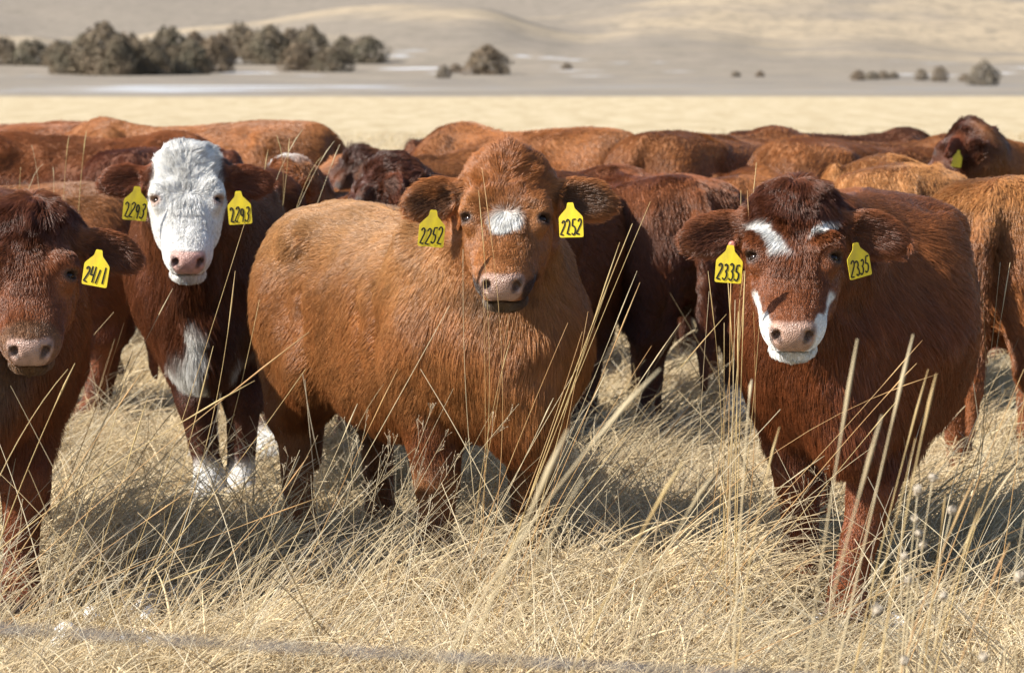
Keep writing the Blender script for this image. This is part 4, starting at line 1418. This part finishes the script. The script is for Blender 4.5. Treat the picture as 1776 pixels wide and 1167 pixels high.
if ONLY not in ('near',):
    GM = [M_STEM, M_STEM, M_STEM_PALE, M_STEM_RED]
    left_fan = [((54, 1163), (221, 640), 7.7), ((150, 1120), (424, 388), 7.9), ((120, 1160), (256, 690), 7.6), ((0, 920), (442, 660), 7.5, .0018), ((0, 1000), (536, 576), 7.6, .0017),
                ((20, 900), (250, 640), 7.4), ((0, 800), (118, 640), 7.2, .0018), ((200, 1110), (370, 600), 7.8), ((235, 1150), (408, 470), 7.9), ((180, 1160), (535, 790), 7.7, .0015),
                ((0, 880), (130, 630), 7.3, .0018), ((0, 1010), (400, 970), 7.3, .0015, .06), ((60, 1100), (482, 905), 7.5), ((90, 1010), (560, 860), 7.8), ((250, 1120), (545, 905), 7.7),
                ((10, 1060), (330, 850), 7.6), ((130, 1160), (530, 640), 7.9), ((300, 1120), (450, 520), 8.6), ((330, 1130), (520, 790), 8.3), ((130, 720), (215, 560), 9.0),
                ((150, 720), (300, 500), 9.2), ((160, 700), (230, 610), 9.2), ((400, 1060), (520, 780), 8.2), ((420, 1130), (620, 700), 8.2, .0016), ((470, 1010), (780, 530), 8.2, .0016), ((520, 1000), (690, 640), 8.2), ((430, 1150), (425, 870), 8.0, .001)]
    clump('long pale stems fanning up to the right before the legs of the 2411 cow', left_fan, (-1.25, 7.7), GM)
    mid = [((880, 900), (1128, 350), 7.9, .0014), ((900, 860), (1097, 388), 7.9, .0022), ((890, 920), (1110, 490), 7.8), ((930, 900), (1075, 420), 8.0), ((870, 860), (1010, 575), 7.9), ((905, 880), (1055, 640), 8.1),
           ((950, 860), (1130, 600), 8.2), ((840, 850), (985, 560), 8.0), ((930, 930), (1180, 560), 8.3), ((870, 900), (1060, 480), 8.1, .0011), ((820, 930), (1000, 640), 8.2), ((980, 900), (1220, 650), 8.4), ((960, 880), (1260, 545), 8.5),
           ((900, 870), (1105, 470), 7.95, .0010), ((860, 830), (960, 690), 8.0), ((1010, 900), (1200, 700), 8.6), ((920, 890), (1020, 540), 8.0, .0012)]
    clump('sheaf of dry stems leaning right beside the chest of the golden cow', mid, (0.05, 8.0), GM)
    face_st = [((830, 800), (836, 292), 8.05, .0010, .06), ((835, 780), (803, 432), 8.05, .0010, -.03), ((812, 790), (830, 330), 8.1, .0009, .05), ((840, 790), (885, 590), 8.1, .0009), ((835, 720), (882, 545), 8.15, .0009), ((828, 900), (838, 480), 8.1, .0012, .02)]
    clump('few thin upright stems crossing the face of the golden cow', face_st, (-0.10, 8.05), [M_STEM_PALE, M_STEM, M_STEM_RED])
    vert = [((1253, 900), (1312, 282), 8.1, .0014, .0), ((1262, 880), (1268, 470), 8.0, .0016, 0), ((1248, 870), (1285, 330), 8.1, .0012), ((1270, 900), (1296, 330), 8.05, .0012), ((1240, 820), (1262, 480), 8.0, .0013), ((1278, 880), (1292, 470), 8.0, .0018, 0),
            ((1225, 860), (1228, 470), 8.1, .0010, .05), ((1260, 860), (1275, 520), 7.95, .0015), ((1268, 860), (1330, 330), 8.15, .0010), ((1255, 900), (1256, 560), 8.0, .0014), ((1235, 850), (1300, 400), 8.2, .001), ((1275, 870), (1281, 540), 7.9, .0018, 0), ((1215, 800), (1230, 505), 8.3, .001)]
    clump('upright bundle of reddish straw stems under the left tag of the 2335 cow', vert, (0.58, 8.05), [M_STEM, M_STEM_RED, M_STEM, M_STEM_PALE])
    blur = [((1385, 1167), (1487, 588), 4.6, .0021, .0), ((1440, 1080), (1584, 580), 4.9, .0024, .01), ((1395, 1167), (1530, 720), 4.4, .0020, .0), ((1545, 960), (1624, 648), 5.0, .0020, 0), ((1420, 1167), (1588, 760), 5.3, .0018), ((1280, 700), (1304, 658), 5.2, .0020),
            ((1480, 1100), (1610, 640), 5.6, .0016), ((1300, 1000), (1352, 740), 5.4, .0015)]
    clump('thick blurred stems standing close to us before the 2335 cow', blur, (0.40, 4.8), [M_STEM_PALE, M_STEM])
    cross = [((735, 1160), (985, 745), 4.0, .0030, .02), ((800, 1050), (1145, 640), 4.2, .0026, -.02), ((850, 1080), (1010, 830), 4.1, .0022, 0), ((965, 1150), (1185, 800), 4.6, .0022, .0), ((1130, 1090), (1110, 960), 4.8, .0014), ((1090, 1000), (1240, 820), 4.6, .0018)]
    clump('broad out of focus stems slanting before the legs of the golden cow', cross, (0.0, 4.2), [M_STEM_PALE, M_STEM_PALE, M_STEM])
    cross2 = [((1300, 830), (1628, 648), 7.7, .0011, -.06), ((1340, 880), (1560, 690), 7.6, .0013), ((1330, 800), (1600, 590), 7.7, .0012, .05), ((1410, 850), (1530, 990), 7.6, .0012, .02), ((1280, 960), (1520, 770), 7.7, .0012), ((1390, 800), (1590, 630), 7.6, .0016), ((1180, 930), (1430, 790), 7.8), ((1200, 960), (1400, 850), 7.9)]
    clump('thin arching stems crossing the chest of the 2335 cow', cross2, (0.62, 7.7), [M_STEM, M_STEM_RED, M_STEM_PALE])
    right = [((1176, 1135), (1776, 913), 6.6, .0016, .03), ((1290, 1150), (1790, 935), 6.7, .0014, .02), ((1640, 1167), (1752, 940), 5.2, .0017, 0), ((1590, 1167), (1700, 880), 5.0, .0018), ((1560, 1160), (1690, 830), 5.4, .0017), ((1700, 760), (1752, 455), 8.6, .0013, 0), ((1690, 760), (1735, 455), 8.6, .0012), ((1640, 900), (1776, 640), 6.6, .0015),
             ((1660, 1000), (1776, 700), 6.2, .0016), ((1715, 1000), (1790, 560), 7.2, .0014), ((1600, 1050), (1776, 790), 6.0, .0016), ((1690, 700), (1700, 480), 8.9, .0012), ((1740, 1167), (1776, 900), 5.2, .0016), ((1610, 980), (1640, 860), 5.5, .0014)]
    clump('golden stems leaning right along the right picture edge', right, (1.15, 6.2), [M_STEM, M_STEM_PALE, M_STEM_RED])
    back = [((450, 330), (525, 225), 10.8, .0014), ((470, 320), (502, 240), 10.8, .0014), ((480, 330), (580, 245), 10.9, .0014), ((440, 320), (480, 235), 10.8, .0013, .08), ((500, 330), (590, 250), 10.9, .0014), ((495, 320), (560, 270), 10.8), ((430, 340), (465, 260), 10.9)]
    clump('straw stems rising behind the white faced cow in front of the square rump', back, (-0.78, 10.9), [M_STEM_PALE, M_STEM])
    back2 = [((132, 330), (150, 228), 11.6, .0018, 0), ((112, 330), (120, 235), 11.6, .0014), ((70, 320), (55, 252), 11.6, .0015), ((35, 312), (75, 285), 11.5, .0016), ((20, 312), (36, 290), 11.5), ((85, 315), (92, 290), 11.6)]
    clump('single straw stems standing behind the brown cow at the left edge', back2, (-1.75, 11.6), [M_STEM_PALE, M_STEM])

    # feathery seed panicles before the golden cow's legs
    pan = bpy.data.objects.new('panicle_grass', None)
    C.objects.link(pan)
    pan.location = (-0.35, 7.9, gz(-0.35, 7.9))
    tag(pan, 'airy seed panicles of fine grass before the legs of the golden cow', 'grass clump')
    inv = pan.location.copy()
    for (bx_, by_), (tx, ty) in [((560, 930), (635, 735)), ((590, 930), (690, 752)), ((640, 920), (750, 705)), ((620, 930), (660, 790)), ((690, 900), (815, 760)), ((660, 900), (770, 760)), ((700, 880), (900, 700)), ((600, 900), (600, 740)), ((430, 1000), (500, 790)), ((640, 960), (790, 850)), ((1340, 880), (1420, 820)), ((560, 880), (700, 800))]:
        st = stem_points((bx_, by_), (tx, ty), 7.85, 0.04, SRN.uniform(-.1, .1))
        tube_mesh('stem', [p - inv for p in st], 0.0008, 0.0005, M_STEM_PALE, pan, 4)
        V, Fc = [], []
        tip = st[-1]
        dirn = (st[-1] - st[-4]).normalized()
        for q in range(7):
            f = SRN.random()
            o_ = st[-1].lerp(st[-6], f)
            br = (dirn * SRN.uniform(0.4, 1.0) + Vector((SRN.uniform(-1, 1), SRN.uniform(-1, 1), SRN.uniform(-.3, .8))) * 0.55).normalized()
            Lb = SRN.uniform(0.025, 0.08) * (0.5 + f)
            e = o_ + br * Lb
            pts2 = [(o_, e)]
            for w_ in range(3):
                s0 = o_.lerp(e, SRN.uniform(.4, .9))
                pts2.append((s0, s0 + (br + Vector((SRN.uniform(-.6, .6), SRN.uniform(-.6, .6), SRN.uniform(-.4, .6)))).normalized() * SRN.uniform(0.01, 0.025)))
            for a, b in pts2:
                sd_ = (b - a).cross(Vector((0, 1, 0.2))).normalized() * 0.00026
                k = len(V)
                V += [a - inv - sd_, a - inv + sd_, b - inv + sd_, b - inv - sd_]
                Fc.append((k, k + 1, k + 2, k + 3))
                dd = (b - a).normalized()
                for cc_ in (b,):
                    k = len(V)
                    s1 = dd.cross(Vector((0, 1, 0))).normalized() * 0.00065
                    s2 = dd.cross(s1).normalized() * 0.00065
                    V += [cc_ - inv - dd * 0.002, cc_ - inv + s1, cc_ - inv + s2, cc_ - inv - s1, cc_ - inv - s2, cc_ - inv + dd * 0.0035]
                    Fc += [(k, k + 1, k + 2), (k, k + 2, k + 3), (k, k + 3, k + 4), (k, k + 4, k + 1), (k + 5, k + 2, k + 1), (k + 5, k + 3, k + 2), (k + 5, k + 4, k + 3), (k + 5, k + 1, k + 4)]
        po = mesh_obj('panicle', V, Fc, M_SEED, pan, False)
        po['kind'] = 'stuff'

    # dried flowers
    import bmesh

    def seed_head(r, seed_):
        bm = bmesh.new()
        bmesh.ops.create_icosphere(bm, subdivisions=2, radius=r)
        rg = random.Random(seed_)
        for v in bm.verts:
            v.co *= 0.50 + 0.38 * rg.random()
            v.co.z *= 0.8
        for q in range(70):
            d_ = Vector((rg.gauss(0, 1), rg.gauss(0, 1), rg.gauss(0.3, 1))).normalized()
            sd_ = d_.orthogonal().normalized() * r * 0.10
            a = [bm.verts.new(d_ * r * 0.4 + sd_), bm.verts.new(d_ * r * 0.4 - sd_), bm.verts.new(d_ * r * rg.uniform(0.7, 1.25) + Vector((0, 0, r * 0.15)))]
            bm.faces.new(a)
        me = bpy.data.meshes.new('seed_head')
        bm.to_mesh(me)
        bm.free()
        me.materials.append(M_FLOWER)
        return me
    HEADS = [seed_head(0.0125, k) for k in range(3)]

    def flower(label, Y, base_px, heads):
        root = bpy.data.objects.new('dried_flower', None)
        C.objects.link(root)
        b = at(*base_px, Y)
        root.location = (b.x, Y, gz(b.x, Y))
        tag(root, label, 'dried flower', 'dried flower plants at the right')
        for (hx, hy) in heads:
            e = at(hx, hy, Y + SRN.uniform(-.08, .08)) - root.location
            mid_ = Vector((e.x * 0.35, e.y * 0.4, e.z * 0.55))
            pts = []
            for i in range(12):
                f = i / 11
                pts.append((1 - f) ** 2 * Vector((0, 0, -.01)) + 2 * f * (1 - f) * mid_ + f * f * e)
            tube_mesh('stem', pts, 0.0016, 0.0010, M_STEM_PALE, root, 5)
            o = bpy.data.objects.new('seed_head', SRN.choice(HEADS))
            C.objects.link(o)
            o.parent = root
            o.location = e
            o.rotation_euler = (SRN.uniform(-.5, .5), SRN.uniform(-.5, .5), SRN.uniform(0, 6))
            o.scale = (SRN.uniform(.8, 1.1),) * 3
    flower('dried flower plant with a cluster of grey button heads at the lower right', 5.6, (1540, 1250), [(1618, 828), (1592, 850), (1651, 885), (1587, 900), (1593, 925), (1601, 945), (1568, 965), (1576, 1008)])
    flower('dried flower with one low pale head below the grey cluster', 5.4, (1560, 1280), [(1637, 1033)])
    flower('dried flower with one pale head at the very right picture edge', 5.4, (1750, 1280), [(1768, 1000)])
    flower('small dried flower heads near the bottom right corner', 4.8, (1690, 1300), [(1706, 1140), (1570, 1146), (1522, 1058)])

# ------------------------------------------------------------------ fence wire close to the camera, snow remnants, cedars
if ONLY not in ('near',):
    wire = bpy.data.objects.new('fence_wire', None)
    C.objects.link(wire)
    tag(wire, 'blurred grey twisted fence wire running low across the foreground', 'wire')
    WY = 2.15
    wl, wr = at(-700, 1042, WY), at(2700, 1236, WY + 0.2)
    wire.location = wl
    for ph in (0, math.pi):
        pts = []
        for i in range(240):
            f = i / 239
            p = wl.lerp(wr, f) - wl
            a = f * 70 + ph
            p += Vector((0, math.cos(a), math.sin(a))) * 0.0013 + Vector((0, 0, -0.006 * math.sin(math.pi * f)))
            pts.append(p)
        tube_mesh('strand', pts, 0.0013, 0.0013, M_WIRE, wire, 6)

    rg = np.random.default_rng(3)
    V, Fc = [], []
    for (px, py, Y, w_, n_) in [(640, 800, 0, .10, 5), (300, 955, 0, .16, 7), (150, 1130, 0, .2, 8), (1510, 1090, 0, .08, 5), (760, 945, 0, .10, 4), (520, 1010, 0, .1, 3), (1730, 1060, 0, .1, 3), (400, 1060, 0, .2, 5)]:
        p = at(px, py, 8.0)
        d_ = (p - Vector((0, 0, CAM_H)))
        t = CAM_H / -d_.z
        gx_, gy_ = d_.x * t, d_.y * t
        for q in range(n_):
            cx_, cy_ = gx_ + rg.normal() * w_, gy_ + rg.normal() * w_ * 0.8
            r_ = rg.uniform(0.02, 0.05)
            k = len(V)
            z0 = gz(cx_, cy_)
            rings = 4
            V.append((cx_, cy_, z0 + 0.035 + r_ * 0.35))
            for a in range(1, rings):
                for b in range(10):
                    an = 2 * math.pi * b / 10
                    rr_ = r_ * a / (rings - 1) * rg.uniform(.8, 1.2)
                    V.append((cx_ + rr_ * math.cos(an) * 1.3, cy_ + rr_ * math.sin(an), z0 + (0.035 + r_ * 0.35) * (1 - (a / (rings - 1)) ** 2) - 0.004))
            for b in range(10):
                b2 = (b + 1) % 10
                Fc.append((k, k + 1 + b, k + 1 + b2))
                for a in range(rings - 2):
                    Fc.append((k + 1 + a * 10 + b, k + 1 + (a + 1) * 10 + b, k + 1 + (a + 1) * 10 + b2, k + 1 + a * 10 + b2))
    tag(mesh_obj('snow_remnants', V, Fc, M_SNOW), 'small leftover scraps of snow lying between the grass blades', 'snow', kind='stuff')


# ------------------------------------------------------------------ cedars and bushes on the far flat
def leaf_mat(name, c1, c2, c3):
    m, nt, b = new_mat(name)
    tc = N(nt, 'ShaderNodeTexCoord')
    n1 = noise_tex(nt, tc.outputs['Object'], 2.2, 3)
    n2 = noise_tex(nt, tc.outputs['Object'], 9, 2)
    oi = N(nt, 'ShaderNodeObjectInfo')
    c = mix_rgb(nt, map_range(nt, n1, 0.35, 0.65), c1, c2)
    c = mix_rgb(nt, math_node(nt, 'MULTIPLY', n2, 0.6), c, c3)
    c = mix_rgb(nt, math_node(nt, 'MULTIPLY', oi.outputs['Random'], 0.6), c, (0.19, 0.130, 0.085))
    nt.links.new(c, b.inputs['Base Color'])
    b.inputs['Roughness'].default_value = 0.85
    b.inputs['Specular IOR Level'].default_value = 0.15
    return m


M_CEDAR = leaf_mat('cedar_foliage', (0.145, 0.128, 0.088), (0.18, 0.138, 0.092), (0.10, 0.094, 0.072))
M_BUSH = leaf_mat('bare_bush', (0.26, 0.22, 0.16), (0.20, 0.17, 0.13), (0.16, 0.135, 0.11))


def crown_mesh(kind, seed_):
    """Leaf clumps through a crown volume of unit height and unit width."""
    rg = np.random.default_rng(seed_)
    n = 3200
    V = np.zeros((n * 4, 3))
    h = rg.random(n) ** 1.15
    if kind == 'cedar':
        prof = np.interp(h, [0, .06, .2, .45, .7, .88, 1], [.36, .48, .52, .49, .41, .29, .10])
    else:
        prof = np.interp(h, [0, .1, .35, .6, .85, 1], [.28, .42, .50, .46, .30, .08])
    an = rg.random(n) * 2 * np.pi
    h0 = h
    lob = 1 + 0.26 * np.sin(an * 3 + seed_) * np.cos(h * 7 + seed_ * 2) + 0.14 * np.sin(an * 5 + h * 11 + seed_)
    r = prof * lob * (0.35 + 0.65 * rg.random(n) ** 0.4)
    tips = 1 + 0.07 * np.sin(an * 2 + seed_ * 1.7) * smooth(0.3, 0.9, h) + 0.05 * rg.normal(size=n)
    c = np.stack([r * np.cos(an), r * np.sin(an), h * tips], 1)
    sz = 0.016 + 0.024 * rg.random(n)
    out = unit(np.stack([np.cos(an), np.sin(an), 0.6 + 0 * an], 1) + 0.7 * rg.normal(size=(n, 3)))
    a = unit(np.cross(out, rg.normal(size=(n, 3))))
    b = np.cross(out, a)
    for k, (sa, sb) in enumerate(((-1, -.6), (1, -.6), (.5, .9), (-.6, .8))):
        V[k::4] = c + a * (sa * sz)[:, None] + b * (sb * sz * 0.8)[:, None]
    V[:, 2] = np.maximum(V[:, 2], 0.0)
    Fq = np.arange(n * 4).reshape(n, 4)
    me_o = mesh_obj('crown', V, Fq, M_CEDAR if kind == 'cedar' else M_BUSH, None, False)
    me = me_o.data
    bpy.data.objects.remove(me_o)
    return me


def trunk_mesh():
    V, Fc = [], []
    for i in range(5):
        f = i / 4
        r = 0.045 * (1 - 0.8 * f)
        for k in range(7):
            a = 2 * math.pi * k / 7
            V.append((r * math.cos(a) + 0.01 * math.sin(i * 2), r * math.sin(a), -0.05 + 0.8 * f))
    for i in range(4):
        for k in range(7):
            k2 = (k + 1) % 7
            Fc.append((i * 7 + k, i * 7 + k2, (i + 1) * 7 + k2, (i + 1) * 7 + k))
    # side limbs
    for q in range(6):
        a = q * 1.9
        z0 = 0.12 + q * 0.1
        L = 0.30 - q * 0.03
        k = len(V)
        for f, r in ((0, .014), (1, .004)):
            for e in range(3):
                an = e * 2.09
                V.append((L * f * math.cos(a) + r * math.cos(an), L * f * math.sin(a) + r * math.sin(an), z0 + L * f * 0.45 + r * math.sin(an)))
        for e in range(3):
            e2 = (e + 1) % 3
            Fc.append((k + e, k + e2, k + 3 + e2, k + 3 + e))
    o = mesh_obj('trunk', V, Fc, M_BARK, None)
    me = o.data
    bpy.data.objects.remove(o)
    return me


if ONLY not in ('near',):
    CED = [crown_mesh('cedar', 20 + k) for k in range(4)]
    BSH = [crown_mesh('bush', 40 + k) for k in range(3)]
    TRK = trunk_mesh()
    TREES = [  # base x, base row, top row, width px, kind, label
        (6, 113, 70, 44, 'c', 'cedar cut by the left picture edge behind the cows'),
        (55, 114, 74, 58, 'c', 'rounded cedar standing alone at the far left of the clump'),
        (100, 116, 76, 44, 'c', 'low cedar bridging the lone left cedar and the large clump'),
        (116, 129, 80, 52, 'c', 'brownish cedar at the left front corner of the large clump'),
        (180, 131, 50, 84, 'c', 'tallest broad cedar of the large left clump'),
        (145, 122, 66, 50, 'c', 'cedar set back behind the brownish corner cedar of the large clump'), (222, 120, 64, 50, 'c', 'set back cedar directly right of the tallest broad cedar'), (240, 131, 78, 56, 'c', 'front cedar second to the right of the tallest broad cedar'), (262, 131, 72, 60, 'c', 'front cedar left below the pointed high top'), (292, 122, 54, 56, 'c', 'cedar with the pointed high top in the middle of the large clump'), (330, 130, 74, 56, 'c', 'front cedar next to the rounded end cedar of the large clump'), (300, 126, 84, 46, 'c', 'low cedar in front of the pointed high top cedar'),
        (368, 126, 70, 62, 'c', 'rounded cedar closing the right end of the large clump'), (338, 112, 62, 46, 'c', 'set back cedar between the pointed top and the rounded end cedar'), (206, 132, 70, 50, 'c', 'narrow front cedar pressed against the tallest broad cedar'), (384, 112, 64, 40, 'c', 'cedar rising behind the rounded right end of the large clump'),
        (415, 100, 48, 46, 'c', 'cedar at the left end of the second clump'), (440, 104, 58, 44, 'c', 'short cedar second from the left in the second clump'), (468, 112, 52, 62, 'c', 'broadest cedar of the second clump'), (505, 106, 56, 50, 'c', 'cedar between the broadest and the tall dark pointed cedar'), (540, 112, 52, 54, 'c', 'tall dark pointed cedar of the second clump'), (518, 124, 78, 50, 'c', 'low front cedar below the tall dark pointed cedar'), (575, 125, 84, 58, 'c', 'low dark cedar in front at the right of the second clump'), (596, 102, 67, 36, 'c', 'small cedar between the second clump and its right neighbour'),
        (637, 110, 68, 56, 'c', 'round cedar standing just right of the second clump'),
        (770, 136, 115, 26, 'b', 'small dark bush left of the lone round cedar'), (790, 128, 112, 24, 'b', 'grey scrub touching the small dark bush'),
        (845, 130, 84, 62, 'c', 'lone round dark cedar in the middle of the flat'), (983, 121, 110, 18, 'b', 'tiny bush on the hill foot above the snow strip'),
        (1276, 134, 124, 16, 'b', 'faint tiny bush left of its dark twin'), (1318, 134, 123, 15, 'b', 'dark tiny bush right of its faint twin'),
        (1488, 140, 123, 24, 'b', 'left end bush of the low scrub row'), (1512, 139, 125, 26, 'b', 'middle bush of the low scrub row'), (1532, 138, 124, 22, 'b', 'right bush of the low scrub row'), (1550, 137, 125, 18, 'b', 'last small bush of the low scrub row'),
        (1598, 140, 121, 22, 'b', 'small brown bush left of the olive bush'), (1630, 142, 117, 28, 'b', 'olive round bush between two brown bushes'), (1674, 142, 129, 22, 'b', 'low bush at the foot of the large right bush'), (1705, 149, 109, 52, 'b', 'large round leafless bush at the far right'),
    ]
    rgt = random.Random(9)
    for (bx_, br_, tr_, wp, kd, lab) in TREES:
        X, Y, Z = ground_hit(bx_, br_, 215)
        hgt = (br_ - tr_) * Y / F_PX * 1.04
        wid = wp * Y / F_PX * (1.26 if kd == 'c' else 1.12)
        root = bpy.data.objects.new('cedar_tree' if kd == 'c' else 'bush', None)
        C.objects.link(root)
        root.location = (X, Y, Z - 0.1)
        root.rotation_euler = (0, 0, rgt.uniform(0, 6.28))
        root.scale = (wid, wid, hgt)
        tag(root, lab, 'tree' if kd == 'c' else 'bush', 'cedars and bushes on the far flat')
        for nm, me in (('crown', rgt.choice(CED if kd == 'c' else BSH)), ('trunk', TRK)):
            o = bpy.data.objects.new(nm, me)
            C.objects.link(o)
            o.parent = root
